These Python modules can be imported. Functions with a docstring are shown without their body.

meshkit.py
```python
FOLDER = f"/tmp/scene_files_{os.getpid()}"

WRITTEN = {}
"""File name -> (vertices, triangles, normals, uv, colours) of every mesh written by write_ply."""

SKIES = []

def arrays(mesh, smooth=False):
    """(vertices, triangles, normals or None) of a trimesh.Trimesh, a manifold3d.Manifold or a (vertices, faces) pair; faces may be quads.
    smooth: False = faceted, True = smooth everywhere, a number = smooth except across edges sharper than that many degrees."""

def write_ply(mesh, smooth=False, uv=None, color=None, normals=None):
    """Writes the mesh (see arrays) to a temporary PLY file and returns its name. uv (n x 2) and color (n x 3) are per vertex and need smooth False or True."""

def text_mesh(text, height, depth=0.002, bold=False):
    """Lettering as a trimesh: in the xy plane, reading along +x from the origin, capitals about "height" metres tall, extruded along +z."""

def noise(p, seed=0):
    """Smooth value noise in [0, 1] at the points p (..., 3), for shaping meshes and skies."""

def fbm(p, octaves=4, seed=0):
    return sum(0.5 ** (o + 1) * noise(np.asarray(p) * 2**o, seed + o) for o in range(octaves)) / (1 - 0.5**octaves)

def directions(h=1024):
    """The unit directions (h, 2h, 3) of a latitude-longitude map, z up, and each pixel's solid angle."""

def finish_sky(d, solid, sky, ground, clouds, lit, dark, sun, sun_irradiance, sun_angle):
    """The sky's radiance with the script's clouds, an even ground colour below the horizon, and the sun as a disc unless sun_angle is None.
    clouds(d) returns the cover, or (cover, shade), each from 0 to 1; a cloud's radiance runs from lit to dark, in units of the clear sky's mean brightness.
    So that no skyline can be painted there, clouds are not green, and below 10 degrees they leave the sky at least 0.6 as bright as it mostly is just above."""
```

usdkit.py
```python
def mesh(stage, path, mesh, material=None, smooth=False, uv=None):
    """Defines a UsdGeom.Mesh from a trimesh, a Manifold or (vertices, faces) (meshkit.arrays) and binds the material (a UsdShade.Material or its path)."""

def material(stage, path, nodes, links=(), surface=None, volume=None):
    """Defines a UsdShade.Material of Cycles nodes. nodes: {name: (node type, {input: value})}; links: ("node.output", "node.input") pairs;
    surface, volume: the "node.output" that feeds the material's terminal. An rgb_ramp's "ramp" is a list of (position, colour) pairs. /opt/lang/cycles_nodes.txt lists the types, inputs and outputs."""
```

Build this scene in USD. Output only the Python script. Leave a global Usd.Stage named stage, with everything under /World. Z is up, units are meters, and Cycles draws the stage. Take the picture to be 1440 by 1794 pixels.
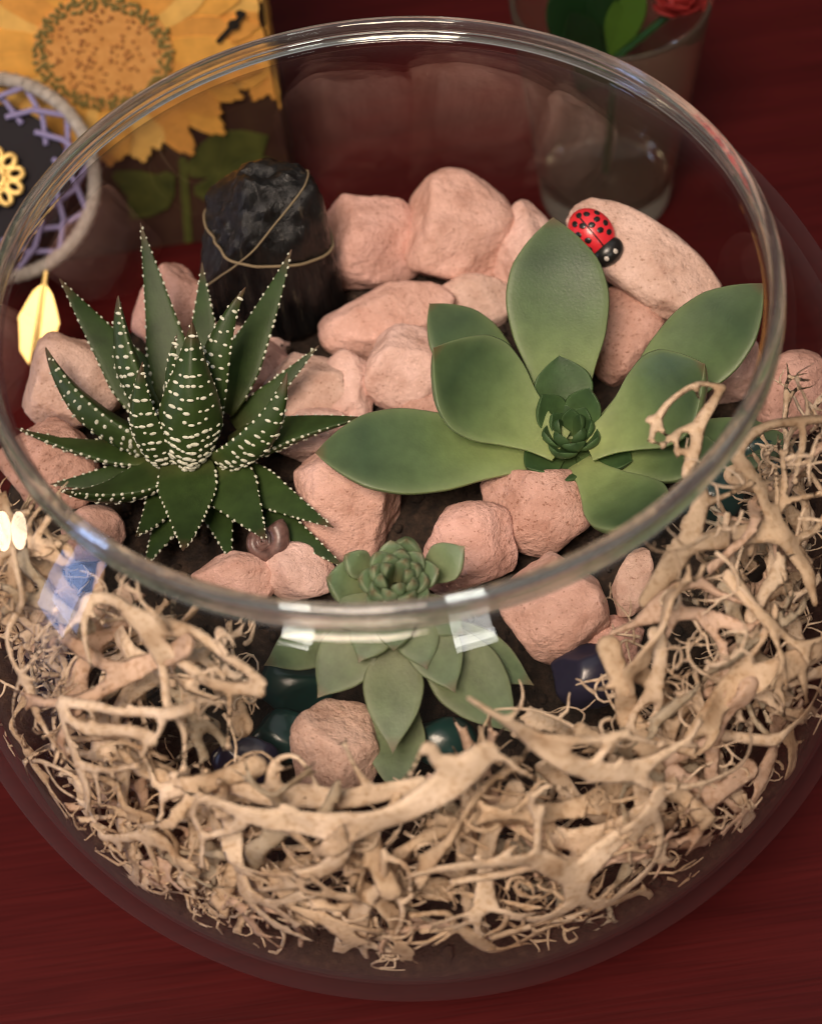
import math, numpy as np, trimesh, shapely, usdkit, meshkit
from shapely.geometry import Point, Polygon, LineString, MultiPoint
from shapely.ops import unary_union
from scipy.spatial import Delaunay
from scipy.interpolate import PchipInterpolator
from pxr import Usd, UsdGeom, UsdLux, UsdShade, Gf, Sdf, Vt

stage = Usd.Stage.CreateInMemory()
UsdGeom.SetStageUpAxis(stage, 'Z'); UsdGeom.SetStageMetersPerUnit(stage, 1.0)
UsdGeom.Xform.Define(stage, '/World'); UsdGeom.Scope.Define(stage, '/World/Looks')

# ---------------------------------------------------------------- camera
CAM = np.array([0.0, -0.19838217, 0.35026476])
RX = np.array([0.99054358, -0.11234481, -0.0787532])
RY = np.array([0.13719352, 0.80619531, 0.57552329])
RZ = np.array([-0.00116659, -0.58088533, 0.81398457])
cam = UsdGeom.Camera.Define(stage, '/World/camera')
cam.CreateHorizontalApertureAttr(36.0); cam.CreateFocalLengthAttr(70.0)
cam.CreateClippingRangeAttr(Gf.Vec2f(0.02, 100.0))
cam.CreateFStopAttr(16.5); cam.CreateFocusDistanceAttr(0.327)
cam.CreateExposureAttr(0.10)
cam.AddTransformOp().Set(Gf.Matrix4d(*RX, 0, *RY, 0, *RZ, 0, *CAM, 1))

# ---------------------------------------------------------------- light: lamps of a dim room in the evening
def rect(name, pos, target, w, h, color, intensity):
    l = UsdLux.RectLight.Define(stage, '/World/' + name)
    l.CreateWidthAttr(w); l.CreateHeightAttr(h); l.CreateColorAttr(Gf.Vec3f(*color)); l.CreateIntensityAttr(intensity)
    p = np.array(pos, float); z = p - np.array(target, float); z /= np.linalg.norm(z)
    x = np.cross([0, 0, 1.0], z); x /= np.linalg.norm(x); y = np.cross(z, x)
    l.AddTransformOp().Set(Gf.Matrix4d(*x, 0, *y, 0, *z, 0, *p, 1))
    return l
rect('pendant_lamp_light', (-0.15, -0.36, 0.78), (0, -0.02, 0.1), 0.26, 0.26, (1.0, 0.80, 0.64), 34.0)
rect('ceiling_lamp_light', (0.15, 0.35, 2.3), (0, 0, 0.1), 2.2, 2.2, (0.88, 0.95, 1.0), 0.55)
rect('wall_lamp_light', (-1.0, -1.72, 1.07), (0, -0.07, 0.14), 0.26, 0.14, (1.0, 0.96, 0.9), 24.0)
rect('door_light', (0.38, -2.0, 1.12), (0, -0.07, 0.14), 0.34, 0.24, (1.0, 0.98, 0.93), 15.0)
rect('television_light', (-1.7, -0.27, 0.30), (-0.06, -0.05, 0.13), 0.24, 0.75, (0.42, 0.56, 1.0), 8.0)
cl = UsdLux.SphereLight.Define(stage, '/World/candle_light')
cl.CreateRadiusAttr(0.021); cl.CreateColorAttr(Gf.Vec3f(1.0, 0.80, 0.56)); cl.CreateIntensityAttr(30.0)
cl.AddTranslateOp().Set(Gf.Vec3d(-0.42, 0.028, 0.100))
dome = UsdLux.DomeLight.Define(stage, '/World/room_light')
dm = usdkit.material(stage, '/World/Looks/room', {'b': ('background_shader', {'color': (1.0, 0.80, 0.66), 'strength': 0.10})}, surface='b.background')
UsdShade.MaterialBindingAPI.Apply(dome.GetPrim()).Bind(dm)

# ---------------------------------------------------------------- helpers
F, W2, H2 = 2800.0, 720.0, 897.0
BC = np.array([0, 0, 0.072])                       # centre of the bowl's sphere
RO, RI = 0.1, 0.0968
def ray(px, py):
    v = (px - W2) / F * RX - (py - H2) / F * RY - RZ
    return v / np.linalg.norm(v)
def on_plane(px, py, z):
    v = ray(px, py); return CAM + v * ((z - CAM[2]) / v[2])
def on_sphere(px, py, rad):
    o = CAM - BC; v = ray(px, py); b = o @ v; D = b * b - (o @ o - rad * rad)
    return None if D < 0 else CAM + v * (-b - math.sqrt(D))
def mpp(p): return (np.array(p) - CAM) @ -RZ / F    # metres per photo pixel at p
def unit(v): v = np.asarray(v, float); return v / (np.linalg.norm(v) + 1e-12)

taken = {}
def path_of(name, parent):
    base = (str(parent.GetPath()) if parent is not None else '/World') + '/' + name
    k = taken.get(base, 0); taken[base] = k + 1
    return base if k == 0 else f'{base}_{k:03d}'
def tag(p, label=None, cat=None, group=None, kind=None):
    for k, v in (('label', label), ('category', cat), ('group', group), ('kind', kind)):
        if v: p.SetCustomDataByKey(k, v)
    return p
def thing(name, label, cat, loc=(0, 0, 0), group=None):
    x = UsdGeom.Xform.Define(stage, path_of(name, None)); x.AddTranslateOp().Set(Gf.Vec3d(*map(float, loc)))
    p = x.GetPrim(); origin[str(p.GetPath())] = np.array(loc, float)
    return tag(p, label, cat, group)
origin = {}
def put(name, m, mat, parent=None, smooth=True, prim=None, **kw):
    """One Mesh prim; m is given in world coordinates."""
    v, f = (np.asarray(m.vertices), np.asarray(m.faces)) if hasattr(m, 'vertices') else (np.asarray(m[0], float), np.asarray(m[1], int))
    if parent is not None:
        q = parent
        while str(q.GetPath()) not in origin and str(q.GetPath()) != '/World': q = q.GetParent()
        v = v - origin.get(str(q.GetPath()), 0)
    g = usdkit.mesh(stage, path_of(name, parent), (v, f), mat, smooth=smooth)
    for k, a in (prim or {}).items():
        UsdGeom.PrimvarsAPI(g).CreatePrimvar(k, Sdf.ValueTypeNames.FloatArray, 'vertex').Set(Vt.FloatArray.FromNumpy(np.asarray(a, np.float32)))
    return tag(g.GetPrim(), **kw)
def cat_mesh(ms):
    vs, fs, n = [], [], 0
    for v, f in ms:
        vs.append(v); fs.append(np.asarray(f) + n); n += len(v)
    return np.vstack(vs), np.vstack(fs)
def tube(p, r, sides=6, flat=None):
    """A closed swept tube; r may vary along it."""
    p = np.asarray(p, float); r = np.broadcast_to(r, (len(p),))
    t = np.gradient(p, axis=0); t /= np.linalg.norm(t, axis=1, keepdims=True) + 1e-12
    a = np.zeros_like(p); a0 = np.cross(t[0], [0.13, 0.2, 1.0])
    for i in range(len(p)):
        a0 = a0 - t[i] * (a0 @ t[i]); a0 = a0 / (np.linalg.norm(a0) + 1e-12); a[i] = a0
    b = np.cross(t, a); g = np.arange(sides) * 2 * np.pi / sides
    v = p[:, None] + r[:, None, None] * (np.cos(g)[None, :, None] * a[:, None] + np.sin(g)[None, :, None] * b[:, None])
    n = len(p); i, j = np.meshgrid(np.arange(n - 1), np.arange(sides), indexing='ij')
    k = (j + 1) % sides
    q = np.stack([i * sides + j, i * sides + k, (i + 1) * sides + k, (i + 1) * sides + j], -1).reshape(-1, 4)
    v = np.vstack([v.reshape(-1, 3), p[0], p[-1]]); s = np.arange(sides); e = (n - 1) * sides
    f = np.vstack([q[:, [0, 1, 2]], q[:, [0, 2, 3]], np.stack([(s + 1) % sides, s, np.full(sides, n * sides)], 1), np.stack([e + s, e + (s + 1) % sides, np.full(sides, n * sides + 1)], 1)])
    return v, f
def spline(pts, n):
    pts = np.asarray(pts, float)
    if len(pts) < 3: return pts[0] + (pts[-1] - pts[0]) * np.linspace(0, 1, n)[:, None]
    P = np.vstack([2 * pts[0] - pts[1], pts, 2 * pts[-1] - pts[-2]]); out = []
    for s in np.linspace(0, len(pts) - 1 - 1e-9, n):
        i = int(s); t = s - i; a, b, c, d = P[i:i + 4]
        out.append(0.5 * (2 * b + (c - a) * t + (2 * a - 5 * b + 4 * c - d) * t * t + (3 * b - a - 3 * c + d) * t ** 3))
    return np.array(out)
def lathe(prof, seg=160):
    prof = np.asarray(prof, float); n = len(prof); g = np.arange(seg) * 2 * np.pi / seg
    v = np.stack([prof[:, 0][:, None] * np.cos(g), prof[:, 0][:, None] * np.sin(g), np.repeat(prof[:, 1][:, None], seg, 1)], -1).reshape(-1, 3)
    i, j = np.meshgrid(np.arange(n - 1), np.arange(seg), indexing='ij'); k = (j + 1) % seg
    q = np.stack([i * seg + j, i * seg + k, (i + 1) * seg + k, (i + 1) * seg + j], -1).reshape(-1, 4)
    return v, np.vstack([q[:, [0, 1, 2]], q[:, [0, 2, 3]]])
ICO = {k: trimesh.creation.icosphere(k) for k in (0, 1, 2, 3, 4)}
def frame(n, hint=(0, 0, 1)):
    n = unit(n); u = np.cross(hint, n)
    if np.linalg.norm(u) < 1e-6: u = np.cross([1, 0, 0], n)
    u = unit(u); return u, np.cross(n, u), n

# ---------------------------------------------------------------- materials
def M(name, nodes, links=(), surface='p.BSDF', volume=None): return usdkit.material(stage, '/World/Looks/' + name, nodes, links, surface, volume)
def plain(name, color, rough=0.5, **kw): return M(name, {'p': ('principled_bsdf', {'base_color': color, 'roughness': rough, **kw})})
def mottled(name, ramp, scale, rough=0.7, detail=5, bump=0.0, bscale=None, dist=0.001, **kw):
    n = {'g': ('geometry', {}), 'n': ('noise_texture', {'scale': scale, 'detail': detail, 'roughness': 0.62}), 'r': ('rgb_ramp', {'ramp': ramp}),
         'n2': ('noise_texture', {'scale': bscale or scale * 5, 'detail': 6.0, 'roughness': 0.65}), 'b': ('bump', {'strength': bump, 'distance': dist}),
         'p': ('principled_bsdf', {'roughness': rough, **kw})}
    l = [('g.position', 'n.vector'), ('g.position', 'n2.vector'), ('n.fac', 'r.fac'), ('r.color', 'p.base_color')]
    if bump: l += [('n2.fac', 'b.height'), ('b.normal', 'p.normal')]
    return M(name, n, l)
def pane(name, tint, rough=0.0, f0=0.04, gain=0.96):
    return M(name, {'lw': ('layer_weight', {'blend': 0.5}), 'pw': ('math', {'math_type': 'power', 'value2': 5.0}), 'ma': ('math', {'math_type': 'multiply_add', 'value2': gain, 'value3': f0}),
        't': ('transparent_bsdf', {'color': tint}), 'g': ('glossy_bsdf', {'color': (1, 1, 1), 'roughness': rough}), 'm': ('mix_closure', {})},
        [('lw.facing', 'pw.value1'), ('pw.value', 'ma.value1'), ('ma.value', 'm.fac'), ('t.BSDF', 'm.closure1'), ('g.BSDF', 'm.closure2')], 'm.closure')

wood = M('red_wood', {'g': ('geometry', {}), 'mp': ('mapping', {'scale': (7.0, 95.0, 1.0), 'rotation': (0, 0, 0.06)}), 'n': ('noise_texture', {'scale': 1.0, 'detail': 6.0, 'roughness': 0.6, 'distortion': 0.6}),
    'mp2': ('mapping', {'scale': (30.0, 900.0, 1.0), 'rotation': (0, 0, 0.06)}), 'n2': ('noise_texture', {'scale': 1.0, 'detail': 3.0}),
    'r': ('rgb_ramp', {'ramp': [(0.25, (0.049, 0.0045, 0.0048)), (0.5, (0.063, 0.0058, 0.0062)), (0.78, (0.080, 0.0082, 0.0080))]}),
    'r2': ('rgb_ramp', {'ramp': [(0.3, (0.72, 0.72, 0.72)), (0.6, (1, 1, 1))]}), 'mx': ('mix', {'mix_type': 'multiply', 'fac': 1.0}),
    'b': ('bump', {'strength': 0.12, 'distance': 0.0006}), 'p': ('principled_bsdf', {'roughness': 0.45, 'specular_ior_level': 0.10})},
    [('g.position', 'mp.vector'), ('mp.vector', 'n.vector'), ('g.position', 'mp2.vector'), ('mp2.vector', 'n2.vector'), ('n.fac', 'r.fac'), ('n2.fac', 'r2.fac'), ('r.color', 'mx.color1'), ('r2.color', 'mx.color2'), ('mx.color', 'p.base_color'), ('n2.fac', 'b.height'), ('b.normal', 'p.normal')])
wall_glass = M('bowl_glass', {'lw': ('layer_weight', {'blend': 0.5}), 'pw': ('math', {'math_type': 'power', 'value2': 5.0}), 'ma': ('math', {'math_type': 'multiply_add', 'value2': 0.70, 'value3': 0.024}),
    'mr': ('map_range', {'from_min': 0.66, 'from_max': 1.0, 'to_min': 0.0, 'to_max': 0.10, 'clamp': True}), 'd': ('diffuse_bsdf', {'color': (0.40, 0.37, 0.38)}), 'm2': ('mix_closure', {}),
    't': ('transparent_bsdf', {'color': (0.972, 0.966, 0.955)}), 'g': ('glossy_bsdf', {'color': (1, 1, 1), 'roughness': 0.0}), 'm': ('mix_closure', {})},
    [('lw.facing', 'pw.value1'), ('pw.value', 'ma.value1'), ('ma.value', 'm.fac'), ('t.BSDF', 'm.closure1'), ('g.BSDF', 'm.closure2'), ('lw.facing', 'mr.value'), ('mr.result', 'm2.fac'), ('m.closure', 'm2.closure1'), ('d.BSDF', 'm2.closure2')], 'm2.closure')
rim_glass = M('rim_glass', {'g': ('glass_bsdf', {'color': (0.96, 0.97, 0.96), 'roughness': 0.03, 'IOR': 1.5}), 'd': ('diffuse_bsdf', {'color': (0.62, 0.68, 0.68)}), 'm': ('mix_closure', {'fac': 0.03})}, [('g.BSDF', 'm.closure1'), ('d.BSDF', 'm.closure2')], 'm.closure')
tumbler_glass = M('tumbler_glass', {'g': ('glass_bsdf', {'color': (0.95, 0.95, 0.92), 'roughness': 0.0, 'IOR': 1.45}), 'd': ('diffuse_bsdf', {'color': (0.60, 0.43, 0.32)}), 'm': ('mix_closure', {'fac': 0.05})}, [('g.BSDF', 'm.closure1'), ('d.BSDF', 'm.closure2')], 'm.closure')
soil_m = mottled('soil', [(0.3, (0.012, 0.008, 0.006)), (0.55, (0.04, 0.024, 0.016)), (0.75, (0.085, 0.052, 0.034))], 420, 0.95, bump=0.9, bscale=900, dist=0.0012)
def stone_mat(name, c, pit):
    c = np.array(c)
    return M(name, {'g': ('geometry', {}), 'n': ('noise_texture', {'scale': 150.0, 'detail': 3.0, 'roughness': 0.65}), 'r': ('rgb_ramp', {'ramp': [(0.28, tuple(.80 * c * [1, .92, .88])), (0.48, tuple(c)), (0.70, tuple(np.minimum(1.17 * c * [1, 1.04, 1.08], .9)))]}),
        'n3': ('noise_texture', {'scale': 1250.0, 'detail': 1.0, 'roughness': 0.6}), 'r3': ('rgb_ramp', {'ramp': [(pit - .03, (.62, .55, .50)), (pit + .05, (1, 1, 1)), (.66, (1, 1, 1)), (.74, (1.18, 1.2, 1.22))]}), 'mx': ('mix', {'mix_type': 'multiply', 'fac': 1.0}),
        'n2': ('noise_texture', {'scale': 480.0, 'detail': 3.5, 'roughness': 0.7}), 'b': ('bump', {'strength': 0.75, 'distance': 0.0013}), 'p': ('principled_bsdf', {'roughness': 0.85, 'specular_ior_level': .3})},
        [('g.position', 'n.vector'), ('g.position', 'n2.vector'), ('g.position', 'n3.vector'), ('n.fac', 'r.fac'), ('n3.fac', 'r3.fac'), ('r.color', 'mx.color1'), ('r3.color', 'mx.color2'), ('mx.color', 'p.base_color'), ('n2.fac', 'b.height'), ('b.normal', 'p.normal')])
stone_ms = [stone_mat(f'pink_stone_{w}', c, pit) for w, c, pit in (('rosy', (0.62, 0.365, 0.305), .30), ('pale', (0.69, 0.455, 0.39), .26), ('dusky', (0.52, 0.305, 0.245), .33), ('salmon', (0.65, 0.395, 0.325), .28), ('beige', (0.62, 0.42, 0.345), .30))]
black_m = M('black_rock', {'g': ('geometry', {}), 'mp': ('mapping', {'scale': (520.0, 520.0, 55.0)}), 'n': ('noise_texture', {'scale': 1.0, 'detail': 6.0, 'roughness': 0.65}),
    'r': ('rgb_ramp', {'ramp': [(0.35, (0.003, 0.003, 0.0035)), (0.60, (0.011, 0.0105, 0.0105)), (0.72, (0.055, 0.045, 0.032)), (.8, (.13, .105, .07))]}), 'b': ('bump', {'strength': 0.8, 'distance': 0.0012}), 'p': ('principled_bsdf', {'roughness': 0.15})},
    [('g.position', 'mp.vector'), ('mp.vector', 'n.vector'), ('n.fac', 'r.fac'), ('r.color', 'p.base_color'), ('n.fac', 'b.height'), ('b.normal', 'p.normal')])
twine_m = plain('twine', (0.22, 0.165, 0.095), 0.85)
def lichen_mat(name, c):
    c = np.array(c)
    return M(name, {'g': ('geometry', {}), 'n': ('noise_texture', {'scale': 85.0, 'detail': 2.0, 'roughness': 0.6}), 'r': ('rgb_ramp', {'ramp': [(0.30, tuple(.58 * c * [1, .90, .80])), (0.46, tuple(.86 * c)), (0.58, tuple(c)), (0.72, tuple(np.minimum(1.16 * c * [1, 1.03, 1.08], .9)))]}),
        'n3': ('noise_texture', {'scale': 900.0, 'detail': 1.0}), 'r3': ('rgb_ramp', {'ramp': [(.30, (.80, .74, .68)), (.46, (1, 1, 1)), (.7, (1.06, 1.07, 1.1))]}), 'mx': ('mix', {'mix_type': 'multiply', 'fac': 1.0}),
        'n2': ('noise_texture', {'scale': 1900.0, 'detail': 1.5, 'roughness': .7}), 'b': ('bump', {'strength': 0.55, 'distance': 0.0005}), 'p': ('principled_bsdf', {'roughness': 0.8, 'specular_ior_level': .3})},
        [('g.position', 'n.vector'), ('g.position', 'n2.vector'), ('g.position', 'n3.vector'), ('n.fac', 'r.fac'), ('n3.fac', 'r3.fac'), ('r.color', 'mx.color1'), ('r3.color', 'mx.color2'), ('mx.color', 'p.base_color'), ('n2.fac', 'b.height'), ('b.normal', 'p.normal')])
lichen_ms = [lichen_mat(f'lichen_{w}', c) for w, c in (('cream', (0.73, 0.575, 0.425)), ('tan', (0.62, 0.465, 0.32)), ('rosy', (0.64, 0.455, 0.34)), ('grey', (0.46, 0.385, 0.285)))]
def leaf_mat(name, ramp, edge, edge_amt, rough, sub=0.0, noise=0.25):
    return M(name, {'a': ('attribute', {'attribute': 'leaf_t'}), 'ax': ('attribute', {'attribute': 'leaf_x'}), 'r': ('rgb_ramp', {'ramp': ramp}), 'g': ('geometry', {}),
        'n': ('noise_texture', {'scale': 210.0, 'detail': 5.0, 'roughness': 0.6}), 'rn': ('rgb_ramp', {'ramp': [(0.3, (1 - noise,) * 3), (0.7, (1 + noise,) * 3)]}), 'mn': ('mix', {'mix_type': 'multiply', 'fac': 1.0}),
        'pe': ('math', {'math_type': 'power', 'value2': 7.0}), 'me': ('math', {'math_type': 'multiply', 'value2': edge_amt}), 'mx': ('mix', {'mix_type': 'mix', 'color2': edge}),
        'n2': ('noise_texture', {'scale': 1800.0, 'detail': 3.0}), 'b': ('bump', {'strength': 0.15, 'distance': 0.0003}),
        'p': ('principled_bsdf', {'roughness': rough, 'specular_ior_level': 0.3, 'subsurface_weight': sub, 'subsurface_radius': (0.6, 1.0, 0.3), 'subsurface_scale': 0.002})},
        [('a.fac', 'r.fac'), ('g.position', 'n.vector'), ('n.fac', 'rn.fac'), ('r.color', 'mn.color1'), ('rn.color', 'mn.color2'), ('ax.fac', 'pe.value1'), ('pe.value', 'me.value1'), ('me.value', 'mx.fac'),
         ('mn.color', 'mx.color1'), ('mx.color', 'p.base_color'), ('g.position', 'n2.vector'), ('n2.fac', 'b.height'), ('b.normal', 'p.normal')])
haw_m = leaf_mat('zebra_leaf', [(0.0, (0.085, 0.10, 0.03)), (0.2, (0.034, 0.062, 0.014)), (0.85, (0.024, 0.048, 0.012)), (1.0, (0.09, 0.05, 0.03))], (0.05, 0.08, 0.025), 0.3, 0.5)
haw_dot = mottled('zebra_dot', [(.3, (.46, .48, .36)), (.6, (.70, .70, .58))], 900, 0.7)
ech_m = leaf_mat('broad_leaf', [(0.0, (0.27, 0.33, 0.125)), (0.30, (0.18, 0.245, 0.092)), (0.56, (0.088, 0.138, 0.056)), (0.80, (0.046, 0.082, 0.038)), (0.95, (0.06, 0.096, 0.042)), (1.0, (0.10, 0.07, 0.035))], (0.27, 0.34, 0.17), 0.4, 0.38, 0.1, 0.15)
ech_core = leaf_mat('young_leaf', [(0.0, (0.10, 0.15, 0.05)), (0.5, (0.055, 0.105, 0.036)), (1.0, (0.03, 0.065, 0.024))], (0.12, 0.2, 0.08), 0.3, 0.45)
ros_m = leaf_mat('pale_leaf', [(0.0, (0.155, 0.165, 0.075)), (0.5, (0.13, 0.17, 0.082)), (0.88, (0.105, 0.165, 0.088)), (1.0, (0.14, 0.11, 0.06))], (0.28, 0.33, 0.20), 0.5, 0.42, 0.12)
teal_m = M('teal_glass', {'p': ('principled_bsdf', {'base_color': (0.008, 0.038, 0.036), 'roughness': 0.28, 'coat_weight': 0.1})})
blue_m = M('blue_glass', {'p': ('principled_bsdf', {'base_color': (0.018, 0.017, 0.042), 'roughness': 0.28, 'coat_weight': 0.1})})
shell_m = M('snail_shell', {'a': ('attribute', {'attribute': 'leaf_t'}), 'g': ('geometry', {}), 'n': ('noise_texture', {'scale': 500.0, 'detail': 4.0}), 'r': ('rgb_ramp', {'ramp': [(0.3, (0.07, 0.035, 0.03)), (0.7, (0.24, 0.135, 0.115))]}), 'p': ('principled_bsdf', {'roughness': 0.35})},
    [('g.position', 'n.vector'), ('n.fac', 'r.fac'), ('r.color', 'p.base_color')])

# ---------------------------------------------------------------- table
s = 1.6
tv = np.array([[-s, -s, -0.03], [s, -s, -0.03], [s, s, -0.03], [-s, s, -0.03], [-s, -s, 0], [s, -s, 0], [s, s, 0], [-s, s, 0]], float)
tf = np.array([[4, 5, 6], [4, 6, 7], [0, 2, 1], [0, 3, 2], [0, 1, 5], [0, 5, 4], [1, 2, 6], [1, 6, 5], [2, 3, 7], [2, 7, 6], [3, 0, 4], [3, 4, 7]])
put('table_top', (tv, tf), wood, smooth=False, kind='structure', label='polished dark red wooden table top with long fine grain', cat='table')

# ---------------------------------------------------------------- glass bowl
bowl = thing('glass_bowl', 'big round clear glass fishbowl with thick rolled rim holding the miniature garden', 'bowl')
a_top = math.asin(0.0717 / RO)
zb = -0.0715
def arc(rad, a0, a1, n): return [(rad * math.sin(a), BC[2] + rad * math.cos(a)) for a in np.linspace(a0, a1, n)]
a_bo = math.acos(zb / RO) - 0.03
prof = arc(RO, a_top, a_bo, 70)
r0, z0 = prof[-1]
prof += [(r0 - 0.003, 0.0016), (r0 - 0.007, 0.0004), (r0 - 0.012, 0.0004), (r0 - 0.018, 0.0022), (0.02, 0.0032), (0.0002, 0.0034)]
a_bi = math.acos((0.011 - BC[2]) / RI)
inner = arc(RI, math.asin(0.0676 / RI), a_bi, 70)
inner += [(inner[-1][0] - 0.006, 0.0095), (0.03, 0.0088), (0.0002, 0.0088)]
put('wall', lathe(inner[::-1] + [(0.0690, BC[2] + 0.0697)] + prof, 200), wall_glass, bowl)
lip = unary_union([Point(0.0696, 0.0731).buffer(0.00125, 12), Polygon([(.0687, .0730), (.0704, .0730), (.0708, .0702), (.0687, .0702)]), Point(0.0704, 0.0702).buffer(0.0008, 12), Point(0.0690, 0.0702).buffer(0.0006, 12)]).buffer(0.0003, 8).buffer(-0.0005, 8).buffer(0.0002, 8)
put('rim', lathe([(q[0], BC[2] + q[1]) for q in list(lip.exterior.coords)[::-1]], 240), rim_glass, bowl)

# ---------------------------------------------------------------- soil
def soil_z(x, y):
    r = math.hypot(x, y); z = 0.0625
    front = max(0.0, min(1.0, (-y + 0.35 * x - 0.028) / 0.03))
    ang = abs(math.degrees(math.atan2(x, -y))); k = max(0.0, min(1.0, (r - 0.082) / 0.0125)); k = k * k * (3 - 2 * k)
    wall = (0.0005 + 0.010 * min(1.0, ang / 45) ** 2) * max(0.0, min(1.0, (105 - ang) / 50))
    return z - 0.0095 * front * front * (3 - 2 * front) + k * wall
gv, gf = [], []
rings, seg = 44, 150
for i in range(rings + 1):
    for j in range(seg):
        a = 2 * np.pi * j / seg; rr = i / rings
        lim = 0.0945
        x, y = lim * rr * math.cos(a), lim * rr * math.sin(a)
        z = soil_z(x, y) + 0.006 * (meshkit.fbm(np.array([[x * 160, y * 160, 3.0]]), 4, 5)[0] - 0.5)
        m_ = math.sqrt(max(1e-9, 0.0962 ** 2 - (z - BC[2]) ** 2)); k = min(1, m_ / max(math.hypot(x, y), 1e-9))
        gv.append((x * k, y * k, z))
for i in range(rings):
    for j in range(seg):
        a, b = i * seg + j, i * seg + (j + 1) % seg
        gf += [(a, a + seg, b), (b, a + seg, b + seg)]
last = rings * seg
under = arc(0.0962, math.acos((0.055 - BC[2]) / 0.0962), math.acos((0.0105 - BC[2]) / 0.0962), 12)
n0 = len(gv)
for k, (r_, z_) in enumerate(under):
    for j in range(seg):
        a = 2 * np.pi * j / seg; top = gv[last + j][2]
        z2 = min(z_, top - 0.0004 * (k + 1)); r2 = math.sqrt(0.0962 ** 2 - (z2 - BC[2]) ** 2)
        gv.append((r2 * math.cos(a), r2 * math.sin(a), z2))
for k in range(len(under)):
    for j in range(seg):
        p0 = (last if k == 0 else n0 + (k - 1) * seg); p1 = n0 + k * seg
        a, b = j, (j + 1) % seg
        gf += [(p0 + a, p1 + a, p0 + b), (p0 + b, p1 + a, p1 + b)]
rng = np.random.default_rng(11)
crumbs = [(np.array(gv, float), np.array(gf))]
for _ in range(1500):
    a, rr = rng.uniform(0, 2 * np.pi), 0.091 * math.sqrt(rng.uniform())
    x, y = rr * math.cos(a), rr * math.sin(a) ; sz = rng.uniform(0.0004, 0.0013)
    v = ICO[1].vertices * sz * rng.uniform(0.6, 1.2, 3) * (1 + 0.35 * (meshkit.noise(ICO[1].vertices * 2 + rng.uniform(0, 90, 3))[:, None] - 0.5) * 2)
    crumbs.append((v + [x, y, soil_z(x, y) + 0.001 + rng.uniform(-0.001, 0.001)], ICO[1].faces))
put('potting_soil', cat_mesh(crumbs), soil_m, kind='stuff', label='dark crumbly potting soil filling the bottom of the bowl', cat='soil')

# ---------------------------------------------------------------- pink stones
def rock(center, ax, seed, cuts=17, sub=4, rough=0.075):
    """A worn, faceted pebble: ax are its three half-axis vectors."""
    g = np.random.default_rng(seed); d = ICO[sub].vertices
    n = g.normal(size=(cuts, 3)); n /= np.linalg.norm(n, axis=1, keepdims=True); h = g.uniform(0.72, 0.97, cuts)
    dots = d @ n.T
    sup = np.where(dots > 0.05, h / np.maximum(dots, 0.05), 9)
    k = 40.0
    r = -np.log(np.exp(-k * sup).sum(1) + np.exp(-k * 1.06)) / k
    r = r * (1 + rough * 2 * (meshkit.fbm(d * 2.2 + g.uniform(0, 50, 3), 4, seed) - 0.5) + 0.05 * (meshkit.fbm(d * 8 + 7, 3, seed + 3) - 0.5))
    v = d * r[:, None] * 1.12
    return v @ np.array(ax) + center, ICO[sub].faces
def view_axes(p, hw, hh, rot, depth):
    """Half axes of a stone lying at p: across and up as they show, and the depth axis."""
    c, s_ = math.cos(math.radians(rot)), math.sin(math.radians(rot))
    m = mpp(p); e1 = c * RX - s_ * RY; e2 = s_ * RX + c * RY
    return [e1 * hw * m, e2 * hh * m, RZ * depth * m]
stone_meshes = {}
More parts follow.
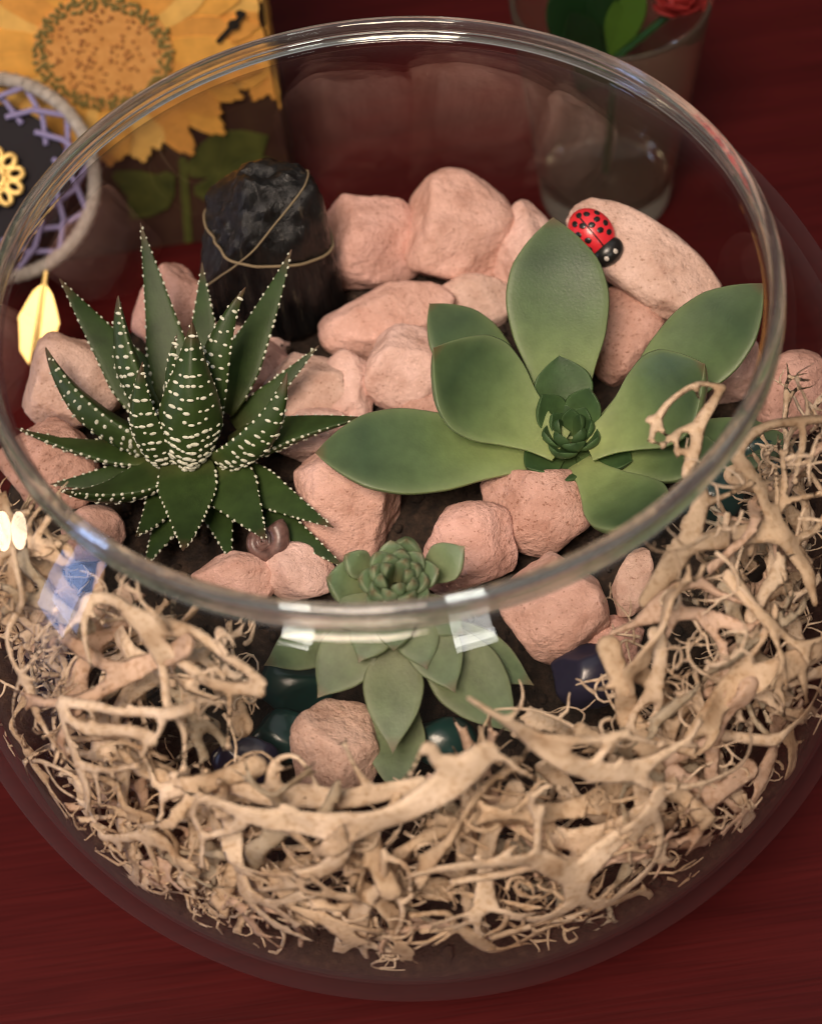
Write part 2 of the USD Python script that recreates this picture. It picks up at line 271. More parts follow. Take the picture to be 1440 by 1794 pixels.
#  key: px, py, half width, half height, turn (clockwise, degrees), z, label
STONES = [
 ('a', 645, 422, 88, 90, 6, .070, 'blocky pink stone beside the black rock at the back of the bowl'),
 ('b', 803, 412, 98, 98, -4, .071, 'largest squarish pink stone at the back of the bowl, peaked on top'),
 ('c', 920, 432, 56, 74, 14, .069, 'narrow pink stone half hidden behind the tip of the upright broad leaf'),
 ('lady', 1136, 464, 142, 60, 37, .073, 'long sloping pink stone with the red ladybird sitting on it'),
 ('e', 682, 566, 108, 60, -12, .068, 'long flat pink stone lying right of the foot of the black rock'),
 ('f', 703, 642, 66, 68, 0, .071, 'small rounded pink stone with a dark pit in its face'),
 ('g', 838, 528, 66, 44, -6, .065, 'flat pink stone low behind the squarish one, left of the upright leaf'),
 ('h', 1098, 590, 66, 84, -18, .069, 'pink stone between the upright leaf and the right-hand broad leaf'),
 ('i', 613, 690, 48, 68, 0, .068, 'narrow wedge of pink stone left of the small pitted one'),
 ('j', 535, 682, 74, 66, 8, .069, 'pink stone touching the tip of the right zebra plant leaves'),
 ('k', 748, 716, 66, 40, -10, .065, 'low pink stone showing above the long left broad leaf'),
 ('l', 297, 540, 58, 84, 14, .071, 'tall pink stone behind the upright spiky leaf at the back left'),
 ('m', 128, 670, 80, 86, 8, .070, 'large rosy stone at the far left, below the gold feather'),
 ('n', 92, 815, 84, 74, 20, .071, 'rosy stone low at the left rim beneath the spiky leaves'),
 ('o', 462, 652, 62, 54, 0, .067, 'pink stone at the foot of the black rock, behind spiky leaves'),
 ('p', 606, 872, 88, 112, -14, .068, 'big slanting pink stone between zebra plant and long broad leaf'),
 ('q', 945, 888, 94, 76, 18, .071, 'rounded pink stone right under the heart of the broad-leaved plant'),
 ('r', 822, 965, 86, 72, -28, .072, 'smooth pink stone behind the pale front rosette'),
 ('s', 975, 1062, 92, 88, 8, .076, 'pink stone seen through the front glass below the rim'),
 ('t', 1275, 645, 66, 54, -30, .069, 'pink stone under the right broad leaf beside the rim'),
 ('u', 1393, 690, 74, 66, 0, .072, 'pink stone at the right wall seen outside the rim'),
 ('v', 405, 1018, 68, 46, 0, .069, 'pink stone at the front left just above the rim'),
 ('w', 523, 1005, 60, 46, 24, .068, 'small wedge of pink stone right of the snail shell'),
 ('x', 590, 1315, 80, 84, 0, .073, 'brownish pink stone under the hanging rosette leaves behind the glass'),
 ('y', 160, 935, 52, 44, 0, .069, 'small dusky stone at the left rim in the shade of the spiky leaves'),
 ('z', 545, 768, 72, 46, -8, .066, 'pink stone in the gap below the long spiky right leaf'),
 ('za', 1112, 1022, 34, 62, 12, .077, 'upright pink stone just right of the one behind the front glass'),
 ('zb', 1010, 600, 70, 60, 0, .064, 'pink stone hidden low behind the upright broad leaf'),
 ('zc', 440, 590, 70, 50, 0, .062, 'pink stone wedged under the black rock'),
 ('zd', 1180, 560, 80, 60, 10, .066, 'pink stone under the middle of the right broad leaf'),
 ('ze', 720, 1130, 60, 50, 0, .069, 'pink stone carrying the pale front rosette'),
 ('zf', 1060, 1130, 70, 50, 0, .070, 'dusky pink stone at the foot of the lichen behind the right front glass'),
]
for n_, (key, px, py, hw, hh, rot, z, label) in enumerate(STONES):
    p = on_plane(px, py, z); rr = 0.8 * max(hw, hh) * mpp(p)
    for _ in range(60):
        if np.linalg.norm(p - BC) + rr * 0.92 < RI - 0.0005: break
        p = p - ray(px, py) * 0.001
    m = rock(p, view_axes(p, hw, hh, rot, 0.85 * min(hw, hh)), 100 + n_)
    v = m[0] - BC; L = np.linalg.norm(v, axis=1, keepdims=True)
    m = (BC + v * np.minimum(1, 0.0963 / L), m[1]); stone_meshes[key] = m
    put('pink_stone', m, stone_ms[(n_ * 3 + n_ // 4) % 5], label=label, cat='stone', group='pink stones around the plants')

def hit(mesh, o, d):
    v, f = mesh; a, b, c = v[f[:, 0]], v[f[:, 1]], v[f[:, 2]]
    e1, e2 = b - a, c - a; h = np.cross(d, e2); det = (e1 * h).sum(1); det = np.where(abs(det) < 1e-18, 1e-18, det)
    s_ = o - a; u = (s_ * h).sum(1) / det; q = np.cross(s_, e1); w = (q @ d) / det; t_ = (e2 * q).sum(1) / det
    ok = (u >= 0) & (w >= 0) & (u + w <= 1) & (t_ > 0)
    if not ok.any(): return None
    i = np.where(ok)[0][np.argmin(t_[ok])]; n = unit(np.cross(e1[i], e2[i]))
    return o + d * t_[i], (n if n @ d < 0 else -n)

# ---------------------------------------------------------------- black rock tied with twine
base = on_plane(512, 572, .062); m = mpp(base)
up = unit(np.array([-0.06, 0.05, 1.0]))
g = np.random.default_rng(5)
d = ICO[4].vertices
bw, bd, bh = 118 * m, 0.0115, 0.0225
ctr = base + up * bh * 0.93 + np.array([-0.0015, 0.004, 0])
n = np.array([[1, .1, 0], [-1, .25, .1], [.2, -1, 0], [-.5, -.8, .1], [.3, .9, 0], [0.25, 0.1, 1], [-.8, -.25, .75], [.25, -.65, .7], [0, 0, -1], [.8, -.6, .05], [-.3, .2, .9]], float)
n /= np.linalg.norm(n, axis=1, keepdims=True); h = np.array([.93, .95, .86, .84, .9, .97, .70, .86, .95, .9, .97])
dots = d @ n.T; sup = np.where(dots > .05, h / np.maximum(dots, .05), 9); k = 26
r = -np.log(np.exp(-k * sup).sum(1) + np.exp(-k * 1.25)) / k
r *= 1 + 0.20 * (meshkit.fbm(d * [4, 4, 2.2] + 3, 4, 8) - .5) + 0.11 * (meshkit.fbm(d * [14, 14, 3], 3, 9) - .5)
bx, by = unit(np.cross(up, [0, -1, 0.0])), None
bx = -bx if bx[0] < 0 else bx
by = np.cross(up, bx)
blk = (ctr + (d * r[:, None]) @ np.array([bx * bw, by * bd, up * bh]), ICO[4].faces)
L = np.linalg.norm(blk[0] - BC, axis=1, keepdims=True); blk = (BC + (blk[0] - BC) * np.minimum(1, .0962 / L), blk[1])
put('black_rock', blk, black_m, smooth=32, label='tall black streaked rock wrapped with twine behind the zebra plant', cat='rock')
def around(cz, tilt, ph, name='twine'):
    pts = []
    for q in np.linspace(0, 2 * np.pi, 60):
        dirn = math.cos(q) * bx + math.sin(q) * by + up * (tilt * math.cos(q + ph))
        o = ctr + up * cz; hh = hit(blk, o + unit(dirn) * 0.08, -unit(dirn))
        pts.append((hh[0] if hh else o + unit(dirn) * .012) + unit(dirn) * 0.0005)
    pts = np.array(pts)
    pts = 0.25 * np.roll(pts, 1, 0) + 0.5 * pts + 0.25 * np.roll(pts, -1, 0)
    return np.vstack([pts, pts[:1]])
tw = thing('twine', 'thin tan twine tied round the black rock', 'twine', ctr)
for cz, ti, ph in ((0.0045, .30, 2.9), (0.0080, .85, 0.4)):
    put('loop', tube(around(cz, ti, ph), 0.00034 if cz < .005 else .00022, 6), twine_m, tw)

# ---------------------------------------------------------------- ladybird
o = CAM; hp = hit(stone_meshes['lady'], CAM, ray(1040, 412))
lp, ln = hp if hp else (on_plane(1040, 412, .08), np.array([0, -.3, .95]))
ln = unit(ln + 0.6 * unit(CAM - lp))
m = mpp(lp); hd = ray(1072, 446) - ray(1030, 396); hd = unit(hd - ln * (hd @ ln)); sd = np.cross(ln, hd)
lb = thing('ladybird', 'small red painted ladybird with black dots sitting on a pink stone', 'ladybird', lp)
red = plain('ladybird_red', (0.68, 0.022, 0.035), 0.35, coat_weight=0.3); blackp = plain('ladybird_black', (0.012, 0.011, 0.011), 0.3); whitep = plain('ladybird_white', (0.6, 0.55, 0.5), 0.4)
A, B, Hh = 47 * m, 38 * m, 30 * m
def dome(c, a, b, h_, sub=3):
    v = np.array(ICO[sub].vertices); v[:, 2] = np.maximum(v[:, 2], -0.12)
    return c + v @ np.array([hd * a, sd * b, ln * h_]), ICO[sub].faces
put('wing_case', dome(lp - hd * 6 * m, A, B, Hh), red, lb)
put('head', dome(lp + hd * 38 * m + ln * 2 * m, 24 * m, 30 * m, 22 * m), blackp, lb)
for q in (-1, 1): put('eye', dome(lp + hd * 46 * m + sd * q * 9 * m + ln * 16 * m, 7 * m, 6 * m, 7 * m, 1), whitep, lb)
def on_dome(a, b):
    z = math.sqrt(max(0.02, 1 - a * a - b * b)); return lp - hd * 6 * m + hd * a * A + sd * b * B + ln * z * Hh, unit(hd * a / A + sd * b / B + ln * z / Hh)
pts = [on_dome(x, 0)[0] + on_dome(x, 0)[1] * .00002 for x in np.linspace(-.85, .7, 14)]
put('wing_seam', tube(pts, 0.00018, 5), blackp, lb)
for a, b in ((-.6, .35), (-.6, -.35), (-.2, .55), (-.2, -.55), (.2, .35), (.2, -.38), (.45, .6), (.45, -.6), (-.15, .2), (-.35, -.15), (-.75, 0.05), (-.4, .75), (-.4, -.75), (.1, .75), (.1, -.8)):
    c, nn = on_dome(a, b); u, w, _ = frame(nn)
    v = ICO[1].vertices @ np.array([u * 6.5 * m, w * 5.5 * m, nn * 1.5 * m]) + c
    put('spot', (v, ICO[1].faces), blackp, lb)

# ---------------------------------------------------------------- leaves
def leaf(base, tip, width, thick, prof, nhint, bow=0.0, cup=0.1, keel=0.0, n=26, k=20, twist=0.0, recurve=0.0, ripple=0.0):
    """A fleshy leaf from base to tip: (vertices, faces, along, across), plus the frames for things that sit on it."""
    base, tip = np.array(base, float), np.array(tip, float); ax = tip - base; L = np.linalg.norm(ax)
    nrm = np.array(nhint, float); nrm -= unit(ax) * (nrm @ unit(ax)); nrm = unit(nrm)
    ctl = (base + tip) / 2 - nrm * bow
    ts = np.linspace(0, 1, n) ** 0.9; pf = PchipInterpolator([q[0] for q in prof], [q[1] for q in prof])
    V, T, X, fr = [], [], [], []
    for t_ in ts:
        p = (1 - t_) ** 2 * base + 2 * t_ * (1 - t_) * ctl + t_ ** 2 * tip + nrm * recurve * t_ ** 3 * L
        tg = unit(2 * (1 - t_) * (ctl - base) + 2 * t_ * (tip - ctl) + 3 * nrm * recurve * t_ * t_ * L)
        sd_ = unit(np.cross(tg, nrm)); nn = np.cross(sd_, tg)
        a = twist * t_; sd2 = math.cos(a) * sd_ + math.sin(a) * nn; nn = np.cross(sd2, tg)
        w = width * float(pf(t_)) * 0.5
        th = thick * min(1, w / (0.42 * width)) ** 0.8
        p = p + nn * ripple * math.sin(9 * t_)
        fr.append((p, tg, sd2, nn, w, th))
        for j in range(k):
            ph = 2 * np.pi * j / k; x = math.cos(ph); s_ = math.sin(ph); body = abs(s_)
            z = cup * 2 * w * x * x + (0.30 * th * body if s_ > 0 else -th * ((1 - keel) * body + keel * (1 - abs(x))))
            V.append(p + sd2 * w * x + nn * z); T.append(t_); X.append(abs(x))
    F_ = []
    for i in range(n - 1):
        for j in range(k):
            a, b = i * k + j, i * k + (j + 1) % k
            F_ += [(a, b, b + k), (a, b + k, a + k)]
    V += [fr[0][0], fr[-1][0] + fr[-1][1] * 0.0003]; T += [0, 1]; X += [0, 0]
    c = n * k
    for j in range(k): F_ += [(c, (j + 1) % k, j), (c + 1, (n - 1) * k + j, (n - 1) * k + (j + 1) % k)]
    return np.array(V), np.array(F_), np.array(T), np.array(X), fr
def at_frame(fr, t_):
    s_ = (t_ ** (1 / 0.9)) * (len(fr) - 1); i = min(int(s_), len(fr) - 2); q = s_ - i
    return [fr[i][k] * (1 - q) + fr[i + 1][k] * q for k in range(6)]
HP = [(0, .80), (.12, .97), (.25, 1.0), (.5, .70), (.75, .37), (.9, .16), (1, .03)]
RP = [(0, .36), (.15, .48), (.4, .86), (.55, 1.0), (.7, .86), (.84, .52), (.94, .18), (1, .02)]
HI = [(0, .62), (.15, .88), (.32, 1.0), (.5, .86), (.7, .55), (.86, .28), (.95, .12), (1, .03)]
EP = [(0, .34), (.12, .40), (.3, .62), (.5, .92), (.64, 1.0), (.78, .88), (.88, .60), (.95, .30), (1, .02)]

# zebra plant
hc = on_plane(335, 800, .073)
haw = thing('zebra_plant', 'spiky dark green zebra plant with white dotted leaves at left of the bowl', 'succulent', hc)
rng = np.random.default_rng(21)
stem_top = hc + np.array([0, 0, .004])
#  base px, base z, tip px, tip z, width px, bow, how much the face turns towards the plant's axis
UPV = (0, -.12, 1.0)
HL = [
 (308, 690, .080, 247, 392, .104, 76, .0020, UPV), (275, 715, .079, 105, 490, .099, 92, .0030, UPV), (362, 690, .079, 357, 462, .098, 72, .0010, UPV), (398, 700, .080, 517, 440, .103, 78, .0020, UPV),
 (285, 745, .082, 220, 515, .108, 84, .0050, (.95, .35, .1)), (385, 735, .083, 414, 505, .110, 74, .0042, (.75, .5, .3)), (318, 735, .083, 300, 592, .106, 60, .003, (.2, .3, 1)), (330, 800, .080, 336, 560, .110, 112, .0090, (.05, 1.0, .25)), (288, 806, .079, 244, 640, .105, 74, .0060, (.75, .8, .15)),
 (262, 775, .079, 72, 622, .092, 90, .0050, (.30, .62, .6)), (250, 800, .076, 28, 750, .084, 66, .0020, (.1, .3, 1)), (398, 800, .079, 508, 664, .100, 82, .0070, (-.55, .9, .15)), (430, 735, .076, 552, 603, .089, 46, .002, UPV), (420, 790, .077, 642, 735, .084, 94, -.0030, (-.1, .25, 1)),
 (282, 826, .078, 104, 868, .085, 98, .0040, (.15, .55, .9)), (328, 815, .079, 319, 958, .087, 104, .0025, (0, .1, 1)), (392, 826, .077, 462, 938, .081, 100, .0030, (-.25, .35, 1)), (420, 830, .074, 582, 922, .078, 74, .0010, UPV), (430, 870, .071, 604, 990, .074, 60, .001, UPV),
 (300, 850, .074, 238, 942, .079, 66, .002, UPV), (315, 880, .072, 252, 995, .074, 62, .001, UPV), (250, 830, .073, 88, 845, .077, 60, .002, UPV), (380, 880, .072, 402, 978, .074, 56, .001, UPV)]
for i, (bx_, by_, bz, tx, ty, tz, w, bow, hint) in enumerate(HL):
    b_, t_ = on_plane(bx_, by_, bz), on_plane(tx, ty, tz)
    b_ = b_ * 0.8 + (stem_top + np.array([0, 0, bz - .079])) * 0.2
    axis = unit(t_ - b_); out = t_ - hc; out[2] = 0
    inner = hint[2] < .7
    hint = np.array(hint) + (0 if inner else .15) * RZ
    wid = w * mpp(b_)
    v, f, T, X, fr = leaf(b_, t_, wid, wid * (.42 if inner else .30), HI if inner else HP, hint, bow * (1 if inner else rng.uniform(.7, 1.9)), cup=0.05, keel=.45, n=24, k=18, recurve=rng.uniform(-.06, .07), twist=rng.uniform(-.35, .35))
    lf = put('leaf', (v, f), haw_m, haw, prim={'leaf_t': T, 'leaf_x': X})
    dots = []
    def dot(p, nn, tg, sz, st=1.3):
        nn = unit(nn); tg = unit(tg - nn * (tg @ nn)); sd_ = np.cross(nn, tg)
        dots.append((ICO[1].vertices @ np.array([tg * sz, sd_ * sz * st, nn * sz * .75]) + p, ICO[1].faces))
    L = np.linalg.norm(t_ - b_)
    for sgn in (-1, 1):                                   # teeth on the margins
        s_ = 0.14
        while s_ < .985:
            p, tg, sd_, nn, ww, th = at_frame(fr, s_)
            dot(p + sd_ * sgn * ww * .97 + nn * .1 * ww, sd_ * sgn, tg, rng.uniform(.00034, .00058) * (1.05 - .45 * s_), 0.9)
            s_ += rng.uniform(.0012, .0025) / L
    s_ = .04
    while s_ < .97:                                       # bands of tubercles across the back
        p, tg, sd_, nn, ww, th = at_frame(fr, s_)
        x = -.9 + rng.uniform(0, .15)
        while x < .92:
            run = rng.uniform(.0008, .0017) / max(ww, 1e-4)
            body = math.sqrt(1 - x * x); z = 0.05 * 2 * ww * x * x - th * (.55 * body + .45 * (1 - abs(x)))
            q = p + sd_ * ww * x + nn * z + tg * rng.normal(0, .00022)
            dn = -nn * (0.3 + body) + sd_ * x * 1.2
            if rng.uniform() < .86: dot(q, dn, tg, rng.uniform(.00033, .00053) * (1.08 - .38 * s_), rng.uniform(1.1, 2.3))
            x += run
        s_ += rng.uniform(.0017, .0025) * (.6 + .5 * min(1, s_ * 3)) / L
    put('tubercle', cat_mesh(dots), haw_dot, lf, kind='stuff')
put('stem', tube([hc + [0, 0, -.014], hc + [0, 0, .004], hc + [0, 0, .010]], [.006, .006, .003], 12), plain('stem_green', (.06, .07, .03), .7), haw)

# broad-leaved rosette
ec = on_plane(1000, 800, .074)
ech = thing('broad_leaf_succulent', 'broad green pointed-leaf rosette succulent at right of the bowl', 'succulent', ec)
EL = [  # base px,z, tip px,z, width px, bow, cup, hint extra towards camera
 (992, 770, .079, 968, 386, .099, 182, .004, .07, .55), (1045, 770, .078, 1338, 502, .096, 160, .004, .08, .25), (975, 800, .077, 553, 800, .085, 172, -.003, .05, .35),
 (982, 785, .081, 757, 612, .099, 196, .006, .12, .6), (950, 740, .076, 752, 536, .088, 130, .002, .06, .35), (1030, 785, .081, 1238, 640, .100, 178, .006, .12, .5),
 (1035, 805, .077, 1262, 790, .083, 110, .002, .06, .3), (1015, 812, .078, 1150, 925, .087, 150, .003, .07, .4), (1040, 790, .075, 1392, 782, .082, 120, .001, .05, .3)]
for i, (bx_, by_, bz, tx, ty, tz, w, bow, cup, cm) in enumerate(EL):
    b_, t_ = on_plane(bx_, by_, bz), on_plane(tx, ty, tz); out = t_ - ec; out[2] = 0
    v, f, T, X, fr = leaf(b_, t_, w * mpp((b_ + t_) / 2), .0042, EP, np.array([0, 0, 1.0]) + cm * RZ - .25 * unit(out), bow, cup, n=30, k=24, recurve=.03, ripple=.0002)
    put('leaf', (v, f), ech_m, ech, prim={'leaf_t': T, 'leaf_x': X})
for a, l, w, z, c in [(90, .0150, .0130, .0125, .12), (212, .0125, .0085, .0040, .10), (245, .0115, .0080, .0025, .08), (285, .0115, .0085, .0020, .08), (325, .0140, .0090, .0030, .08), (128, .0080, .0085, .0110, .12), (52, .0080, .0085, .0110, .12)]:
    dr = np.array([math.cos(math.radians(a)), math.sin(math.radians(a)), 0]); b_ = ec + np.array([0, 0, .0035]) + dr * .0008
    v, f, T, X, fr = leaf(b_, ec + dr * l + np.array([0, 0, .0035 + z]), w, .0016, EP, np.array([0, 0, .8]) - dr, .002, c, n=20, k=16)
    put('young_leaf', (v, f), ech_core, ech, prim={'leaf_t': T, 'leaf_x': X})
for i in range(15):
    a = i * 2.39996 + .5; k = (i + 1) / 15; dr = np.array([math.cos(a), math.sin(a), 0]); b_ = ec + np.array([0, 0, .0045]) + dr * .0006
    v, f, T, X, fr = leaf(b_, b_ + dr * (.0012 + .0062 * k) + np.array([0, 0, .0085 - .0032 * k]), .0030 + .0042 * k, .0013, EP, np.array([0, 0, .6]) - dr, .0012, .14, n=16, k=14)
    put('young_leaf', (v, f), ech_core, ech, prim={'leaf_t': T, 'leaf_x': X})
put('stem', tube([ec + [0, 0, -.014], ec + [0, 0, 0.0], ec + [0, 0, .0045]], [.004, .0045, .002], 12), plain('stem_brown', (.12, .09, .05), .8), ech)

# pale rosette leaning against the front glass
rc = on_plane(692, 1035, .094)
ros = thing('pale_rosette', 'small pale green rosette succulent behind the front rim, older leaves hanging down', 'succulent', rc)
RL = [(690, 1060, .092, 688, 1318, .082, 122, .003), (668, 1060, .093, 556, 1222, .085, 124, .003), (712, 1060, .091, 905, 1285, .079, 150, .002), (718, 1045, .095, 797, 1212, .088, 112, .003),
      (735, 1020, .093, 813, 957, .099, 84, .001), (655, 1030, .093, 573, 1012, .098, 96, .002), (698, 1180, .078, 690, 1392, .073, 118, .002), (650, 1070, .088, 462, 1165, .079, 112, .001),
      (705, 1015, .094, 712, 946, .103, 70, .002), (660, 1010, .094, 606, 972, .100, 62, .001), (730, 1075, .088, 935, 1200, .079, 96, .001),
      (678, 1050, .0955, 628, 1160, .091, 92, .002), (708, 1050, .0955, 748, 1172, .090, 92, .002), (692, 1045, .097, 690, 1140, .0945, 80, .002), (664, 1040, .0955, 590, 1100, .094, 84, .002), (722, 1040, .0955, 812, 1110, .092, 84, .002)]
for i, (bx_, by_, bz, tx, ty, tz, w, bow) in enumerate(RL):
    b_, t_ = on_plane(bx_, by_, bz), on_plane(tx, ty, tz)
    v, f, T, X, fr = leaf(b_, t_, .88 * w * mpp(b_), .0028, RP, np.array([0, 0, .8]) + .8 * RZ, bow, .07, n=24, k=18, recurve=-.02)
    rr = np.linalg.norm(v - BC, axis=1, keepdims=True); v = BC + (v - BC) * np.minimum(1, .0962 / rr)
    put('leaf', (v, f), ros_m, ros, prim={'leaf_t': T, 'leaf_x': X})
ru, rv, rn_ = frame(unit(np.array([0.1, -.25, 1.0])), (0, 1, 0))
for i in range(22):
    a = i * 2.39996; k = i / 22
    dr = math.cos(a) * ru + math.sin(a) * rv; cc = rc + rn_ * .003
    b_ = cc + dr * .0008; t_ = cc + dr * (.0016 + .0068 * k) + rn_ * (.0078 - .0038 * k)
    v, f, T, X, fr = leaf(b_, t_,   .0026 + .0034 * k, .0018, EP, rn_ - dr * .7, .0008, .05, n=14, k=12)
    put('young_leaf', (v, f), ros_m, ros, prim={'leaf_t': T, 'leaf_x': X})
put('stem', tube([on_plane(700, 1120, .064), rc + [0, .004, -.012], rc], [.003, .003, .002], 10), plain('stem_pale', (.2, .2, .12), .8), ros)

# ---------------------------------------------------------------- snail shell
sp = on_plane(462, 948, .0735); m = mpp(sp); axis = unit(RZ + np.array([-.35, 0, .1])); su, sv, sn = frame(axis)
pts, rad = [], []
for q in np.linspace(0, 3.2 * 2 * np.pi, 90):
    k = math.exp(0.125 * (q - 3.2 * 2 * np.pi)); R_ = 33 * m * k
    pts.append(sp + R_ * (math.cos(q) * su + math.sin(q) * sv) + sn * (14 * m * (1 - k) - 4 * m)); rad.append(19 * m * k + .00005)
v, f = tube(pts, rad, 14)
put('snail_shell', (v, f), shell_m, label='brown spiral snail shell lying under the front spiky leaves', cat='shell')

# ---------------------------------------------------------------- glass nuggets
for px, py, z, r_, mat, label in [(515, 1195, .068, 62, teal_m, 'dark teal glass nugget left of the hanging rosette leaf'), (775, 1300, .069, 52, teal_m, 'dark teal glass nugget right of the lowest rosette leaf'),
      (500, 1290, .064, 52, teal_m, 'dark teal glass nugget half buried left of the brownish stone'), (1030, 1185, .074, 62, blue_m, 'dark blue glass nugget below the pink stone behind the front glass'),
      (430, 1330, .070, 50, blue_m, 'dark violet glass nugget among the lichen at the front left'), (1335, 800, .078, 58, teal_m, 'dark green glass nugget behind the lichen at the right rim'), (1250, 870, .075, 55, teal_m, 'dark green glass nugget between the lichen strap and the broad leaves')]:
    p = on_plane(px, py, z); v, f = rock(p, [x_ * s_ for x_, s_ in zip((RX, RY, RZ), (r_ * mpp(p), r_ * .8 * mpp(p), r_ * .6 * mpp(p)))], int(px), cuts=9, sub=3, rough=.06)
    put('glass_nugget', (v, f), mat, label=label, cat='glass nugget', group='dark glass nuggets in the bowl')

# ---------------------------------------------------------------- lichen
def lens_mesh(poly, thick, step, edge=0.0011):
    """A flat branching shape as a closed body, thickest along its middle."""
    out = []
    for g_ in getattr(poly, 'geoms', [poly]):
        if g_.is_empty or g_.area < 1e-7: continue
        B = []
        for ring in [g_.exterior, *g_.interiors]:
            n_ = max(8, int(ring.length / step)); B += [ring.interpolate(k / n_, True).coords[0] for k in range(n_)]
        B = np.array(B); x0, y0, x1, y1 = g_.bounds
        X, Y = np.meshgrid(np.arange(x0, x1, step), np.arange(y0, y1, step * .87)); X[1::2] += step / 2
        P = np.stack([X.ravel(), Y.ravel()], 1); P = P[shapely.contains_xy(g_, P[:, 0], P[:, 1])]
        if len(P):
            dd = shapely.distance(shapely.points(P), g_.boundary); P, dd = P[dd > step * .42], dd[dd > step * .42]
        else: dd = np.zeros(0)
        A_ = np.vstack([B, P]); nb, na = len(B), len(A_)
        if na < 5: continue
        t_ = Delaunay(A_).simplices; c = A_[t_].mean(1); t_ = t_[shapely.contains_xy(g_, c[:, 0], c[:, 1])]
        e1, e2 = A_[t_[:, 1]] - A_[t_[:, 0]], A_[t_[:, 2]] - A_[t_[:, 0]]; t_ = np.where((e1[:, 0] * e2[:, 1] - e1[:, 1] * e2[:, 0] > 0)[:, None], t_, t_[:, ::-1])
        h_ = np.concatenate([np.zeros(nb), thick * np.sqrt(np.maximum(0, 1 - (1 - np.minimum(dd / edge, 1)) ** 2))])
        top = np.column_stack([A_, h_]); bot = np.column_stack([A_[nb:], -h_[nb:]])
        tb = np.where(t_ >= nb, t_ + na - nb, t_)[:, ::-1]
        out.append((np.vstack([top, bot]), np.vstack([t_, tb])))
    return cat_mesh(out) if out else None
CIRC = np.stack([np.cos(np.arange(14) * 2 * np.pi / 14), np.sin(np.arange(14) * 2 * np.pi / 14)], 1)
def strokes_poly(strokes, close):
    seg = np.array([(*a_, *b_) for st in strokes for a_, b_ in zip(st[:-1], st[1:])])
    r0_, r1_ = np.maximum(seg[:, 2] / 2, 5e-5), np.maximum(seg[:, 5] / 2, 5e-5)
    pts = np.concatenate([seg[:, None, 0:2] + r0_[:, None, None] * CIRC, seg[:, None, 3:5] + r1_[:, None, None] * CIRC], 1)
    hulls = shapely.convex_hull(shapely.multipoints(pts.reshape(-1, 2), indices=np.repeat(np.arange(len(seg)), 28)))
    return shapely.union_all(hulls).buffer(close, 4).buffer(-close, 4).simplify(0.00005)
def smooth_stroke(st, n=5):
    st = np.array(st, float)
    if len(st) < 3: return [tuple(q) for q in st]
    return [tuple(q) for q in spline(st, (len(st) - 1) * n + 1)]
def prongs(g, x, y, a, w, L):
    out = []
    for s_ in (g.uniform(.25, .6), -g.uniform(.2, .6)):
        l = L * g.uniform(.6, 1.1); b = a + s_; c = b + g.uniform(-.5, .5)
        out.append([(x, y, w), (x + l * .55 * math.cos(b), y + l * .55 * math.sin(b), w * .75), (x + l * .55 * math.cos(b) + l * .5 * math.cos(c), y + l * .55 * math.sin(b) + l * .5 * math.sin(c), w * .3)])
    return out
def grow(g, x, y, a, w, L, depth, out, spread=1.0):
    st = [(x, y, w)]; curl = g.uniform(-.6, .6)
    for k in range(4):
        a += curl / 4 + g.normal(0, .11); x += L / 4 * math.cos(a); y += L / 4 * math.sin(a)
        ww = w * (1 - .09 * (k + 1)) if depth else w * (1 - .23 * (k + 1))
        if k == 3 and depth: ww = w * .95
        st.append((x, y, max(ww, w * .1)))
        if depth and k == 1 and g.uniform() < .30:
            grow(g, x, y, a + g.choice([-1, 1]) * g.uniform(.5, .9), w * .42, L * .5, 0, out)
    out.append(smooth_stroke(st, 3))
    if depth:
        grow(g, x, y, a + spread * g.uniform(.22, .55), w * g.uniform(.6, .8), L * g.uniform(.6, 1.0), depth - 1, out)
        grow(g, x, y, a - spread * g.uniform(.2, .55), w * g.uniform(.5, .74), L * g.uniform(.55, .95), depth - 1, out)
def settle(v, g, U, V, N, P, amp, freq, curv):
    ph = g.uniform(0, 50, 3)
    q = np.column_stack([v[:, 0] * freq, v[:, 1] * freq, np.zeros(len(v))]) + ph
    lift = amp * 2 * (meshkit.noise(q, 3) - .5) - curv * (v[:, 0] ** 2 + v[:, 1] ** 2) / 2
    w = P + v[:, [0]] * U + v[:, [1]] * V + (v[:, 2] + lift)[:, None] * N
    r = np.linalg.norm(w - BC, axis=1); lim = .0958
    k = np.where(r > lim - .002, (lim - .002 + .0019 * np.tanh((r - lim + .002) / .004)) / r, 1)      # it bends along the glass instead of going through
    return BC + (w - BC) * k[:, None]
def depth_point(px, py, t_, least=.004):
    p0 = on_sphere(px, py, .0945)
    if p0 is None: return None
    v = ray(px, py); L = max((.066 - p0[2]) / v[2], least)
    return p0 + v * L * t_
def lichen_normal(P, g=None, j=0.0):
    n_ = unit(unit(P - BC) * .5 + RZ * .6 + np.array([0, 0, .25]))
    return unit(n_ + (g.normal(0, j, 3) if g is not None else 0))

